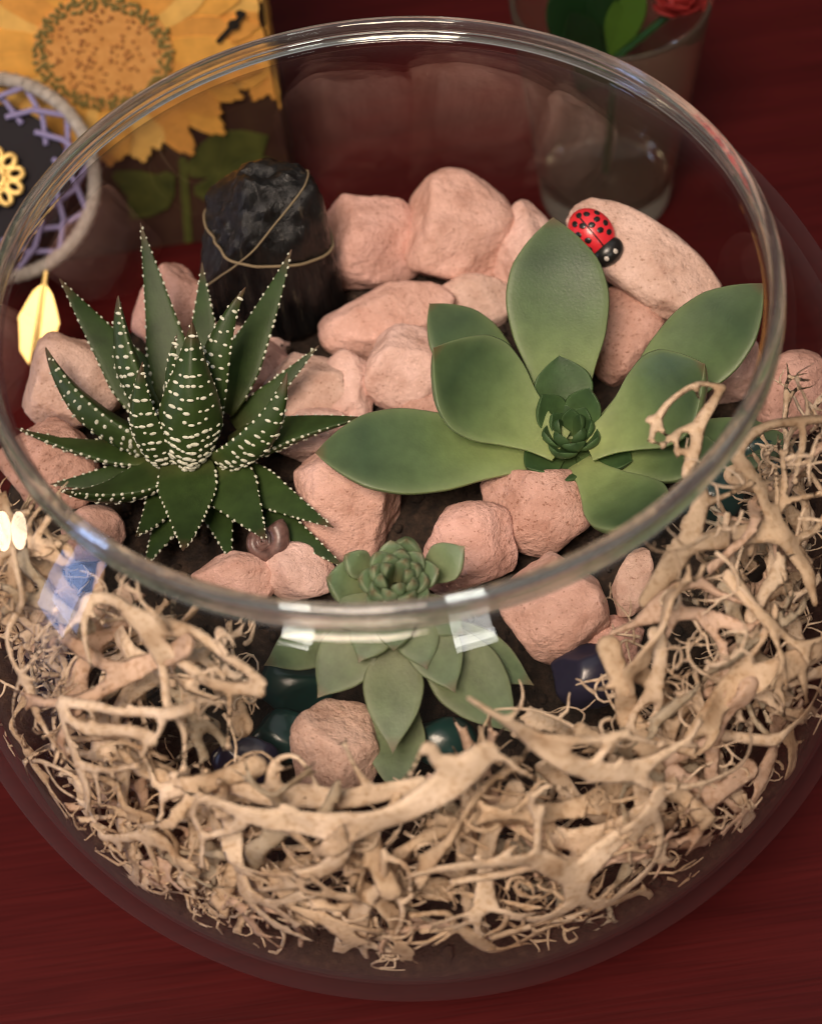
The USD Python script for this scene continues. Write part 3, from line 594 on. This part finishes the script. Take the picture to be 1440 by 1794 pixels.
# the branches that stand out, each drawn as strokes (photo x, y, width in photo pixels) on its own sloping plane
BIG = [
 ('broad lichen branch with curved forks sweeping across the bottom centre of the bowl', .10, 0, [
   [(850, 1328, 40), (800, 1368, 56), (720, 1418, 46), (650, 1440, 50), (590, 1452, 54), (530, 1452, 46), (480, 1442, 38), (415, 1426, 28), (365, 1410, 20), (338, 1418, 13), (332, 1450, 12), (346, 1490, 11), (336, 1548, 7)],
   [(600, 1450, 44), (596, 1490, 36), (572, 1528, 30), (500, 1568, 22), (448, 1588, 12)], [(430, 1436, 26), (400, 1466, 18), (345, 1488, 14)], [(790, 1350, 40), (760, 1340, 16), (745, 1312, 9), (722, 1350, 5)], [(840, 1330, 20), (880, 1340, 12), (910, 1365, 6)], [(560, 1530, 18), (470, 1548, 12), (420, 1540, 8)]]),
 ('smooth horizontal lichen stem below the hanging rosette, forked at its left end', .28, 0, [
   [(735, 1378, 26), (690, 1392, 34), (600, 1402, 38), (480, 1396, 38), (390, 1376, 30), (330, 1382, 18), (290, 1396, 13)], [(390, 1374, 22), (330, 1366, 16), (285, 1382, 12), (255, 1336, 9), (225, 1296, 6)], [(285, 1380, 11), (282, 1432, 8), (250, 1448, 5)], [(480, 1388, 30), (478, 1340, 12), (520, 1332, 8), (558, 1388, 7)], [(650, 1388, 20), (625, 1352, 9), (605, 1310, 6)]]),
 ('large forked lichen antler with a closed loop at the lower right of the bowl', .06, 0, [
   [(1012, 1540, 56), (930, 1506, 36), (850, 1516, 22), (790, 1530, 18), (726, 1552, 12)], [(1012, 1540, 54), (1062, 1500, 42), (1118, 1462, 38), (1150, 1420, 32), (1160, 1392, 26)], [(1012, 1545, 50), (1010, 1592, 38), (965, 1625, 26), (900, 1622, 12)],
   [(1150, 1430, 22), (1166, 1478, 16), (1158, 1532, 16), (1120, 1576, 24), (1062, 1614, 28), (1026, 1584, 20), (1016, 1550, 24)], [(1130, 1470, 14), (1108, 1508, 8), (1120, 1540, 5)], [(950, 1512, 20), (910, 1540, 16), (850, 1556, 16), (800, 1566, 12)], [(940, 1500, 20), (948, 1452, 16), (938, 1420, 13), (962, 1395, 9), (990, 1390, 5)], [(1150, 1400, 12), (1190, 1395, 8), (1205, 1382, 4)], [(860, 1512, 14), (900, 1480, 8)]]),
 ('pale lichen branch pierced by three oval holes right of the hanging rosette', .10, 0, [
   [(830, 1236, 8), (882, 1262, 14), (932, 1296, 30), (965, 1318, 40), (1020, 1342, 34), (1108, 1352, 38), (1160, 1334, 22), (1212, 1302, 16), (1224, 1282, 8)], [(950, 1304, 30), (992, 1292, 18), (1050, 1292, 14), (1080, 1286, 14), (1112, 1292, 11), (1152, 1304, 6)], [(1030, 1342, 22), (1052, 1314, 14), (1078, 1290, 13)], [(1080, 1288, 10), (1100, 1276, 6)], [(1112, 1356, 28), (1160, 1388, 16), (1250, 1390, 13), (1330, 1370, 12), (1350, 1330, 9), (1338, 1288, 7)], [(1100, 1345, 22), (1085, 1330, 12)], [(1200, 1310, 12), (1230, 1316, 8)], [(1250, 1390, 9), (1240, 1420, 7)]]),
 ('tall lichen strap reaching over the right rim with forked hooked tips', .30, 1, [
   [(1270, 674, 10), (1225, 672, 9), (1182, 696, 10), (1160, 727, 14), (1140, 768, 8)], [(1160, 727, 12), (1164, 758, 6)], [(1270, 676, 12), (1228, 738, 20), (1216, 790, 19), (1204, 832, 22), (1230, 862, 30), (1222, 900, 30), (1208, 945, 34), (1180, 986, 38), (1138, 1050, 24)], [(1218, 745, 14), (1190, 755, 9), (1165, 776, 6)], [(1192, 755, 8), (1180, 792, 5)], [(1225, 885, 18), (1262, 872, 10), (1300, 855, 6)]]),
 ('wide flat lichen branch arching beneath the right rim', .30, 1, [
   [(1200, 952, 26), (1262, 946, 30), (1340, 932, 36), (1382, 952, 38), (1412, 1002, 28), (1424, 1056, 14)], [(1362, 930, 34), (1340, 880, 24), (1310, 830, 28), (1292, 790, 22), (1340, 748, 15), (1400, 738, 17), (1450, 734, 14)], [(1364, 916, 10), (1366, 815, 5)], [(1400, 742, 13), (1406, 790, 12), (1398, 836, 7)], [(1390, 950, 20), (1430, 930, 12), (1450, 900, 10)], [(1320, 845, 12), (1280, 862, 8)]]),
 ('thick brownish lichen strap along the right glass', .16, 1, [
   [(1208, 1292, 18), (1250, 1242, 40), (1320, 1192, 48), (1400, 1160, 44), (1452, 1142, 40)], [(1276, 1206, 26), (1312, 1150, 15), (1358, 1092, 13), (1366, 1062, 8)], [(1330, 1080, 6), (1358, 1092, 10)], [(1262, 1240, 24), (1240, 1300, 12), (1222, 1322, 6)], [(1345, 1190, 20), (1370, 1225, 8), (1382, 1262, 5)], [(1400, 1165, 24), (1425, 1210, 16), (1440, 1240, 8)]]),
 ('pinkish feathery lichen branch below the arch at right', .34, 2, [
   [(1075, 1110, 8), (1120, 1092, 14), (1180, 1076, 22), (1250, 1078, 18), (1310, 1100, 12)], [(1120, 1090, 10), (1160, 1046, 16), (1220, 1020, 20), (1262, 1040, 12), (1320, 1062, 8)], [(1180, 1078, 10), (1164, 1120, 7), (1150, 1150, 4)], [(1220, 1082, 10), (1262, 1122, 14), (1270, 1180, 18), (1262, 1220, 12)], [(1250, 1080, 8), (1296, 1106, 10), (1322, 1090, 7)], [(1164, 1060, 8), (1150, 1080, 5)]]),
 ('forked lichen branch just under the rim at the left of the bowl', .22, 0, [
   [(92, 1128, 6), (136, 1076, 15), (150, 1052, 22), (205, 1056, 20), (242, 1092, 24), (306, 1156, 20), (372, 1200, 22), (455, 1212, 22)], [(142, 1072, 16), (150, 1130, 12), (162, 1166, 6)], [(220, 1066, 18), (300, 1100, 28), (340, 1110, 20), (395, 1150, 18), (462, 1196, 16)], [(398, 1206, 10), (400, 1262, 7), (397, 1302, 5)], [(250, 1110, 16), (278, 1170, 16), (300, 1240, 14), (330, 1248, 12)], [(300, 1240, 10), (322, 1280, 10), (324, 1336, 5)]]),
 ('cream lichen branch with blunt forked end at left behind the blue gleam', .12, 0, [
   [(100, 1230, 14), (150, 1240, 18), (220, 1252, 20), (282, 1256, 20), (332, 1244, 18)], [(282, 1258, 16), (272, 1290, 10)], [(320, 1246, 12), (338, 1232, 7)], [(96, 1240, 15), (150, 1278, 22), (222, 1288, 22), (264, 1300, 22)], [(258, 1300, 12), (248, 1328, 7)], [(104, 1246, 18), (114, 1300, 18), (132, 1342, 26), (142, 1400, 16), (128, 1448, 8)], [(140, 1346, 22), (188, 1350, 12), (232, 1342, 8)], [(164, 1350, 12), (166, 1400, 8), (158, 1444, 6)], [(188, 1350, 8), (212, 1372, 5)]]),
 ('slender lichen branch hugging the far left edge of the glass', .10, 0, [
   [(20, 960, 9), (34, 1040, 12), (16, 1110, 13), (38, 1180, 15), (52, 1240, 14), (60, 1262, 7)], [(40, 1180, 9), (66, 1150, 7), (90, 1080, 5)], [(38, 1186, 9), (14, 1230, 7), (6, 1290, 5)], [(52, 1240, 8), (84, 1300, 10), (110, 1330, 7)]]),
 ('cream lichen branch with drooping curved tips at the lower left edge', .05, 0, [
   [(165, 1482, 18), (230, 1470, 20), (262, 1468, 16), (292, 1490, 14), (318, 1532, 14), (332, 1584, 8)], [(230, 1470, 14), (268, 1450, 10), (310, 1444, 7)], [(168, 1480, 14), (148, 1434, 12), (128, 1372, 10), (60, 1350, 10), (18, 1360, 6)], [(205, 1486, 14), (200, 1510, 10), (214, 1520, 5)], [(255, 1482, 12), (272, 1540, 11), (280, 1598, 5)], [(60, 1350, 8), (84, 1388, 9), (124, 1412, 7)], [(318, 1532, 8), (344, 1570, 6), (372, 1620, 5)]]),
 ('curved lichen piece with a hooked tip hanging at the bottom left of centre', .05, 2, [
   [(398, 1576, 14), (426, 1602, 22), (446, 1640, 16), (476, 1676, 7)], [(452, 1654, 10), (490, 1656, 6)], [(430, 1600, 12), (470, 1592, 10), (500, 1602, 12), (524, 1640, 12), (522, 1676, 8)], [(470, 1592, 7), (466, 1636, 5)], [(404, 1580, 10), (385, 1606, 6), (396, 1640, 4)]]),
 ('crumpled lichen piece with ragged foot at the bottom centre of the glass', .05, 0, [
   [(672, 1500, 12), (668, 1548, 18), (634, 1590, 32), (628, 1640, 34), (640, 1660, 24), (700, 1688, 12), (742, 1664, 7)], [(625, 1645, 26), (596, 1690, 12)], [(630, 1655, 20), (640, 1704, 9)], [(626, 1600, 14), (596, 1640, 9), (582, 1688, 6)], [(668, 1545, 10), (706, 1590, 10), (690, 1650, 8)], [(675, 1505, 9), (715, 1520, 9), (720, 1570, 6)]]),
 ('ragged lichen branch lying along the bottom right of the glass', .04, 1, [
   [(740, 1640, 12), (800, 1626, 18), (836, 1656, 30), (870, 1686, 26), (905, 1680, 16), (960, 1644, 14), (1004, 1636, 8)], [(800, 1626, 12), (780, 1600, 10), (730, 1612, 7)], [(836, 1650, 12), (880, 1630, 12), (890, 1600, 8)], [(940, 1650, 9), (934, 1626, 5)], [(800, 1630, 10), (760, 1668, 7)]]),
]
def tipped(strokes, g, scale):
    out = [smooth_stroke(st) for st in strokes]
    for st in strokes:
        if st[-1][2] <= 9 * scale and len(st) > 2 and g.uniform() < .8:
            (x0, y0, _), (x1, y1, w) = st[-2], st[-1]; out += prongs(g, x1, y1, math.atan2(y1 - y0, x1 - x0), max(w, 5 * scale), g.uniform(14, 30) * scale)
        if len(st) > 3:                                   # a few short side spurs
            for k in range(1, len(st) - 1):
                if g.uniform() < .38:
                    x, y, w = st[k]; a = math.atan2(st[k + 1][1] - y, st[k + 1][0] - x) + g.choice([-1, 1]) * g.uniform(.7, 1.3); l = w * .5 + g.uniform(12, 34) * scale
                    q = [(x, y, min(w * .6, 12 * scale)), (x + l * .6 * math.cos(a), y + l * .6 * math.sin(a), 7 * scale), (x + l * math.cos(a + .35), y + l * math.sin(a + .35), 3.5 * scale)]; out.append(smooth_stroke(q, 3))
    return out
for bi, (label, dep, mi, strokes) in enumerate(BIG):
    g = np.random.default_rng(300 + bi)
    allp = np.array([q for st in strokes for q in st]); cx, cy = np.median(allp[:, 0]), np.median(allp[:, 1])
    P = None
    while P is None: P = depth_point(cx, cy, dep * .5 if dep < .13 else dep); cx += (720 - cx) * .05
    N = lichen_normal(P, g, .06) if dep > .13 else unit(unit(P - BC) + .38 * RZ + g.normal(0, .04, 3)); U, V, N = frame(N, (0, 1, 0) if abs(N[1]) < .9 else (0, 0, 1)); mp_ = mpp(P)
    loc = []
    for st in strokes:
        row = []
        for x, y, w in st:
            dv = ray(x, y); q = CAM + dv * (((P - CAM) @ N) / (dv @ N)) - P
            row.append((q @ U, q @ V, w * mp_))
        loc.append(row)
    ms = lens_mesh(strokes_poly(tipped([[(x, y, w * 1.12) for x, y, w in st] for st in loc], g, mp_), .0006), .0008, .00055, .0014)
    v = settle(ms[0], g, U, V, N, P, .0022, 140, 4.0)
    put('lichen_branch', (v, ms[1]), lichen_ms[mi], label=label, cat='lichen')

CLUMPS = [
 ('tangled cream lichen clump filling the left side under the rim', 22, [(0, 900), (60, 950), (130, 1020), (250, 1070), (330, 1100), (440, 1120), (460, 1230), (430, 1300), (200, 1290), (30, 1260), (0, 1200)]),
 ('fine lichen clump along the lower left glass', 22, [(0, 1200), (30, 1260), (250, 1290), (410, 1330), (440, 1400), (420, 1500), (340, 1600), (210, 1530), (100, 1440), (25, 1355)]),
 ('dense lichen clump at the bottom centre behind the broad forked branch', 26, [(350, 1420), (640, 1420), (740, 1370), (780, 1450), (760, 1680), (600, 1690), (560, 1640), (480, 1670), (340, 1600)]),
 ('lacy lichen clump at the lower right behind the looped antler', 27, [(760, 1390), (820, 1320), (960, 1340), (1180, 1380), (1250, 1490), (1150, 1590), (1000, 1640), (860, 1690), (760, 1680)]),
 ('curly lichen clump in the middle of the right side', 28, [(1080, 1120), (1180, 1010), (1400, 980), (1440, 1000), (1440, 1290), (1390, 1350), (1330, 1430), (1240, 1490), (1160, 1380), (1040, 1330), (930, 1280), (1040, 1250)]),
 ('pale lichen clump at the upper left edge beside the bright lamp gleam', 12, [(-30, 850), (30, 865), (80, 930), (150, 1040), (120, 1110), (0, 1120), (-30, 1000)]),
 ('loose lichen clump at the upper right outside the rim', 16, [(1270, 860), (1330, 790), (1380, 710), (1440, 680), (1440, 1000), (1190, 1010)]),
]
def inside(g, poly):
    x0, y0, x1, y1 = poly.bounds
    while True:
        x, y = g.uniform(x0, x1), g.uniform(y0, y1)
        if shapely.contains_xy(poly, x, y): return x, y
for ci, (label, count, outline) in enumerate(CLUMPS):
    g = np.random.default_rng(700 + ci); poly = Polygon(outline)
    c = depth_point(poly.centroid.x, poly.centroid.y, .5)
    cl_ = thing('lichen_clump', label, 'lichen', c)
    for k in range(count):
        x, y = inside(g, poly.buffer(-18))
        if y > 1570 and g.uniform() < .55: continue
        P = depth_point(x, y, g.uniform(.36, .95) if k > count * .35 else g.uniform(.20, .40), .014)
        if P is None: continue
        roomy = poly.buffer(40); broad = g.uniform() < .6
        for _ in range(9):
            N = lichen_normal(P, g, .30); U, V, N = frame(N, (0, 1, 0)); out = []; a = g.uniform(0, 2 * np.pi)
            w, L = (g.uniform(.0028, .0050), g.uniform(.0075, .0120)) if broad else (g.uniform(.0014, .0026), g.uniform(.0085, .0135))
            grow(g, -.6 * L * math.cos(a), -.6 * L * math.sin(a), a, w, L, 3 if broad else 2, out)
            if g.uniform() < .5: grow(g, -.6 * L * math.cos(a), -.6 * L * math.sin(a), a + np.pi + g.uniform(-.5, .5), w * .8, L * .7, 2, out)
            q = np.array([p_ for st in out for p_ in st]); q = P + q[:, [0]] * U + q[:, [1]] * V
            d_ = q - CAM; zz = d_ @ -RZ; X_, Y_ = W2 + F * (d_ @ RX) / zz, H2 - F * (d_ @ RY) / zz
            low = np.mean([z_ < soil_z(x_, y_) - .001 for x_, y_, z_ in q[::4]])
            if np.mean(shapely.contains_xy(roomy, X_, Y_)) > .86 and low < .2: break
        else: continue
        ms = lens_mesh(strokes_poly(out, .0008 if broad else .0005), .00055, .0007, .0012)
        if ms is None: continue
        v = settle(ms[0], g, U, V, N, P, g.uniform(.0018, .0046), g.uniform(110, 210), g.uniform(-10, 25))
        put('branch', (v, ms[1]), lichen_ms[int(g.choice([0, 0, 1, 1, 2, 3]))], cl_)
    tend = []
    for k in range(int(count * 3.0)):
        x, y = inside(g, poly.buffer(-8))
        P = depth_point(x, y, g.uniform(.15, 1.0), .014)
        if P is None: continue
        dirn = unit(g.normal(size=3)); cur = g.normal(0, 1, 3) * .55; pts = [P]; L = g.uniform(.007, .020); nn = 12
        for q in range(nn):
            dirn = unit(dirn + np.cross(cur, dirn) * .45 + g.normal(0, .12, 3)); pts.append(pts[-1] + dirn * L / nn)
        r0_ = g.uniform(.00025, .00055)
        def keep(p):
            p = np.array(p); r = np.linalg.norm(p - BC, axis=1, keepdims=True); return BC + (p - BC) * np.minimum(1, .0952 / r)
        tend.append(tube(keep(pts), np.linspace(r0_, r0_ * .3, nn + 1), 5))
        for q in (4, 6, 9):
            if g.uniform() < .7:
                d2 = unit(np.gradient(np.array(pts), axis=0)[q] + g.normal(0, .6, 3)); p2 = [pts[q]]
                for _ in range(5): d2 = unit(d2 + g.normal(0, .25, 3)); p2.append(p2[-1] + d2 * L * .06)
                tend.append(tube(keep(p2), np.linspace(r0_ * .8, r0_ * .25, 6), 5))
    put('tendril', cat_mesh(tend), lichen_ms[ci % 2], cl_, kind='stuff')

# ---------------------------------------------------------------- tumbler with cut flowers, behind
tc = on_plane(1060, 345, 0)
tum = thing('drinking_glass', 'clear tapered drinking glass with thick base behind the bowl', 'glass', tc)
R0, R1, TH = .0198, .0275, .074
pr = [(0.0001, .0006), (R0 - .003, .0006), (R0 - .0006, .0016), (R0, .004)] + [(R0 + (R1 - R0) * k, .004 + (TH - .004) * k) for k in np.linspace(.08, 1, 12)]
pr += [(R1 - .0004, TH + .0009), (R1 - .0013, TH + .0009)] + [(R0 - .0016 + (R1 - R0) * k, .011 + (TH - .011) * k) for k in np.linspace(.98, .03, 12)] + [(R0 - .004, .0098), (.0001, .0092)]
v, f = lathe(pr, 90); put('body', (v + tc, f), tumbler_glass, tum)
fl = thing('cut_flower', 'green leaved cutting with a red bloom standing in the drinking glass', 'flower', tc + np.array([0, 0, .01]))
dk = plain('dark_leaf', (.012, .05, .012), .5); lt = plain('bright_leaf', (.09, .20, .02), .5); rd = plain('red_petal', (.26, .016, .014), .6)
for px, py, z, tx, ty, tz, w, mt in [(1000, 120, .03, 985, -40, .085, 90, dk), (1020, 130, .03, 1030, -30, .08, 90, dk), (1060, 140, .03, 1000, 20, .075, 70, dk), (1080, 130, .03, 1060, -60, .09, 80, dk), (1078, 118, .04, 1120, -30, .085, 56, lt), (1090, 130, .03, 1078, 0, .075, 44, lt)]:
    b_, t_ = on_plane(px, py, z), on_plane(tx, ty, tz)
    b_ = np.array([*(tc[:2] + (b_[:2] - tc[:2]) * min(1, .016 / np.linalg.norm(b_[:2] - tc[:2]))), z])
    v, f, T, X, fr = leaf(b_, t_, w * mpp(t_), .0008, EP, -ray(px, py), .003, .05, n=16, k=12); put('leaf', (v, f), mt, fl)
rp = on_plane(1192, -12, .074)
for i in range(14):
    a = i * 2.4; dr = np.array([math.cos(a), math.sin(a), .0]); v, f, T, X, fr = leaf(rp + [0, 0, -.006], rp + dr * (.003 + .0005 * i) + np.array([0, 0, .004 - .0004 * i]), .008, .0006, EP, np.array([0, 0, 1]) - dr, .001, .1, n=10, k=10); put('petal', (v, f), rd, fl)
put('stalk', tube([tc + [0, 0, .011], tc + [.003, .004, .05], rp + [0, 0, -.004]], .0012, 7), dk, fl)

# ---------------------------------------------------------------- sunflower box, behind left
corner = on_plane(527, 400, 0); yf = corner[1]; xr = corner[0]; BWd, BDp, BHt = .135, .05, .16
box = thing('sunflower_box', 'tall gift box printed with big yellow sunflowers behind the bowl at left', 'box', (xr - BWd / 2, yf + BDp / 2, 0))
def slab(x0, x1, y0, y1, z0, z1):
    b = trimesh.creation.box(extents=(x1 - x0, y1 - y0, z1 - z0)); b.apply_translation(((x0 + x1) / 2, (y0 + y1) / 2, (z0 + z1) / 2)); return b
card = mottled('card_print', [(0.35, (.035, .012, .009)), (.6, (.055, .026, .014)), (.8, (.05, .04, .016))], 60, .6)
put('box_body', slab(xr - BWd, xr, yf, yf + BDp, 0.0005, BHt), card, box, smooth=False)
def front(px, py):
    v_ = ray(px, py); q = CAM + v_ * ((yf - CAM[1]) / v_[1]); return np.array([q[0], q[2]])
petal_ms = [mottled(f'petal_{k}', [(0.3, tuple(.75 * np.array(c))), (.6, c), (.8, tuple(1.15 * np.array(c)))], 150, .6) for k, c in (('amber', (.84, .43, .085)), ('gold', (.88, .53, .14)), ('orange', (.80, .38, .08)))]
seed_o = plain('seed_olive', (.17, .13, .03), .7); seed_b = plain('seed_brown', (.28, .11, .025), .7); disc_m = mottled('flower_disc', [(.3, (.62, .28, .07)), (.7, (.78, .40, .12))], 300, .7); leafp = mottled('printed_leaf', [(.3, (.035, .045, .008)), (.7, (.10, .11, .022))], 120, .6)
def plate(poly2d, depth, d0, side=False):
    """A thin proud piece on the front (or right) face of the box from outline points (along, up)."""
    poly2d = poly2d.intersection(shapely.box(*((xr - BWd, .001, xr, BHt) if not side else (yf, .001, yf + BDp, BHt))))
    if poly2d.is_empty: return None
    ms = [trimesh.creation.extrude_polygon(q, depth, engine='earcut') for q in getattr(poly2d, 'geoms', [poly2d]) if q.area > 1e-8 and q.geom_type == 'Polygon']
    if not ms: return None
    v, f = cat_mesh([(np.array(q.vertices), np.array(q.faces)) for q in ms])
    return (np.column_stack([v[:, 0], yf - d0 - v[:, 2], v[:, 1]]) if not side else np.column_stack([xr + d0 + v[:, 2], v[:, 0], v[:, 1]])), f
def petal_shape(c, a, r0_, r1_, w, notch=True):
    dv, nv = np.array([math.cos(a), math.sin(a)]), np.array([-math.sin(a), math.cos(a)])
    pts = [(0, .30), (.3, .44), (.6, .46), (.80, .36), (.92, .24), (.90, .17), (1.0, .05), (.98, 0)] if notch else [(0, .1), (.3, .4), (.55, .5), (.8, .32), (1, 0)]
    row = [c + dv * (r0_ + (r1_ - r0_) * t_) + nv * w * q for t_, q in pts] + [c + dv * (r0_ + (r1_ - r0_) * t_) - nv * w * q for t_, q in pts[::-1]]
    return Polygon(row).buffer(0)
def sunflower(c, rd_, r1_, seed, side=False, disc=True, depth0=0.0003, nlay=2):
    g = np.random.default_rng(seed)
    for lay in range(nlay):
        n_ = 21
        for k in range(n_):
            a = 2 * np.pi * (k + .5 * lay + g.uniform(-.15, .15)) / n_
            q = plate(petal_shape(c, a, rd_ * .8, r1_ * g.uniform(.93, 1.05) * (1.0 - .12 * lay), r1_ * .235), (.0003 + .000011 * ((k * 8) % 21)), depth0 + .0004 * lay, side)
            if q: put('petal', q, petal_ms[int(g.integers(3))], box, smooth=False)
    if disc:
        put('flower_disc', plate(Point(c).buffer(rd_, 24), .0004, depth0 + .0011, side), disc_m, box, smooth=False)
        so, sb = [], []
        for k in range(420):
            r_ = rd_ * math.sqrt((k + .5) / 420); a = k * 2.39996; p = c + r_ * np.array([math.cos(a), math.sin(a)]) + g.normal(0, .0003, 2)
            ring = r_ > rd_ * .80
            if not ring and g.uniform() < .6: continue
            sz = .0011 if ring else g.uniform(.0005, .0009); an = g.uniform(0, 3.1)
            vv = ICO[1].vertices @ np.array([[sz * math.cos(an), 0, sz * math.sin(an)], [0, .0005, 0], [-.6 * sz * math.sin(an), 0, .6 * sz * math.cos(an)]]) + [p[0], yf - depth0 - .0015, p[1]]
            (so if ring else sb).append((vv, ICO[1].faces))
        put('seed', cat_mesh(so), seed_o, box, kind='stuff', label='olive green seeds round the rim of the flower disc'); put('seed', cat_mesh(sb), seed_b, box, kind='stuff')
c1 = front(182, 82); rx = abs(front(305, 82)[0] - c1[0])
sunflower(c1, rx, rx * 2.25, 41, depth0=.0018)
sunflower(front(520, 20), rx * .7, rx * 1.75, 42, disc=False, depth0=.0006, nlay=2)
sunflower(c1 + [-.02, rx * 3.3], rx, rx * 2.5, 43, disc=False, depth0=.0003)
sunflower(c1 + [rx * 2.2, rx * 2.9], rx, rx * 2.3, 44, disc=False, depth0=.0012)
sunflower(c1 + [-rx * 3.4, rx * .6], rx, rx * 2.0, 45, disc=False, depth0=.00031)
sc_ = np.array([yf + .008, front(500, 20)[1]])
sunflower(sc_, rx * .6, rx * 1.9, 46, side=True, disc=False)
for li, ((x0, y0), (x1, y1), w) in enumerate([((330, 300), (470, 235), .030), ((340, 330), (450, 330), .024), ((300, 300), (230, 380), .022), ((200, 300), (300, 345), .02), ((400, 300), (500, 290), .02)]):
    a, b = front(x0, y0), front(x1, y1); dv = b - a
    q = plate(petal_shape(a, math.atan2(dv[1], dv[0]), 0, np.linalg.norm(dv), w * .6, False), .0003, .0004 + .00012 * li)
    if q: put('printed_leaf', q, leafp, box, smooth=False)
st = [front(320, 280), front(330, 420), front(338, 520)]
q = plate(LineString(st).buffer(.0012), .0003, .0001)
if q: put('printed_stem', q, leafp, box, smooth=False)
bc = front(404, 34); bee = unary_union([LineString([bc + [-.004, -.0035], bc + [.004, .004]]).buffer(.0007), Point(bc + [.0008, .001]).buffer(.0016), Point(bc + [.003, .0042]).buffer(.0011)])
put('printed_insect', plate(bee, .0003, .0034), plain('insect_black', (.015, .012, .008), .6), box, smooth=False)

# ---------------------------------------------------------------- dreamcatcher leaning on the box
v_ = ray(-8, 312); dc = CAM + v_ * ((yf - .024 - CAM[1]) / v_[1]); m = mpp(dc); DR = 172 * m
dn_ = unit([.05, -.66, .75]); du = unit(np.cross([0, 0, 1], dn_)); du = du if du[0] > 0 else -du; dv_ = np.cross(dn_, du)
dcx = thing('dreamcatcher', 'round dreamcatcher with violet threads and gold flower leaning on the sunflower box', 'dreamcatcher', dc)
ring_m = mottled('ring_cord', [(.3, (.25, .225, .20)), (.7, (.40, .365, .33))], 500, .7); viol = plain('violet_thread', (.22, .20, .38), .7); gold = plain('gold_metal', (.85, .60, .20), .35, metallic=.35); felt = plain('black_felt', (.010, .008, .012), .9)
def P2(r_, a, h_=0): return dc + r_ * (math.cos(a) * du + math.sin(a) * dv_) + dn_ * h_
q = np.linspace(0, 2 * np.pi, 97); put('ring', tube([P2(DR, a) for a in q], 12 * m, 12), ring_m, dcx)
wrap = [P2(DR + 12.5 * m * math.cos(a * 60), a, 12.5 * m * math.sin(a * 60)) for a in np.linspace(0, 2 * np.pi, 1400)]
put('ring_thread', tube(wrap, 1.6 * m, 4), ring_m, dcx)
v, f = lathe([(.00001, -.0006), (DR * .74, -.0006), (DR * .75, 0), (DR * .74, .0006), (.00001, .0006)], 60); put('centre_disc', (dc + v @ np.array([du, dv_, dn_]) - dn_ * .002, f), felt, dcx, smooth=30)
NL = 12
for sg in (-1, 1):
    for k in range(NL):
        a = 2 * np.pi * k / NL; b = a + sg * 1.25 * 2 * np.pi / NL
        put('thread', tube([P2(DR * .97, a, .0006 * sg), P2(DR * .79, (a + b) / 2, .001 * sg), P2(DR * .62, b, .0006 * sg)], 5.2 * m, 6), viol, dcx)
for k in range(10):                                       # pierced flower
    a = 2 * np.pi * k / 10; cpt = P2(38 * m, a, .0022)
    put('flower_petal', tube([cpt + 13 * m * (math.cos(t_) * math.cos(a) - .75 * math.sin(t_) * math.sin(a)) * du + 13 * m * (math.cos(t_) * math.sin(a) + .75 * math.sin(t_) * math.cos(a)) * dv_ for t_ in np.linspace(0, 2 * np.pi, 17)], 4.8 * m, 6), gold, dcx)
put('flower_centre', tube([P2(18 * m, a, .0022) for a in np.linspace(0, 2 * np.pi, 25)], 6 * m, 6), gold, dcx)
# feather charm hanging from the ring
fa = -math.pi / 2 + .30; top = P2(DR + 10 * m, fa, .002)
vt = ray(58, 640); bot = CAM + vt * (((top - CAM) @ dn_) / (vt @ dn_)); bot[2] = max(bot[2], .002)
fax = unit(bot - top); fsd = unit(np.cross(fax, dn_)); FL = np.linalg.norm(bot - top)
put('feather_quill', tube([top, top + fax * FL * .3, bot], [.0006, .0009, .0004], 6), gold, dcx)
for sg in (-1, 1):
    rows = [(.16, .02), (.24, .07), (.36, .16), (.52, .20), (.7, .19), (.86, .13), (1.0, .02)]
    pl = Polygon([(t_ * FL, w_ * FL * .85 + .0003 + (.0007 if i % 2 else 0)) for i, (t_, w_) in enumerate(rows)] + [(t_ * FL, .0006 + .02 * FL * t_) for t_, w_ in rows[::-1]]).buffer(.0001)
    e = trimesh.creation.extrude_polygon(pl, .0006, engine='earcut'); vv = np.array(e.vertices)
    put('feather_vane', (top + vv[:, [0]] * fax + sg * vv[:, [1]] * fsd + vv[:, [2]] * dn_, np.array(e.faces)), gold, dcx, smooth=False)
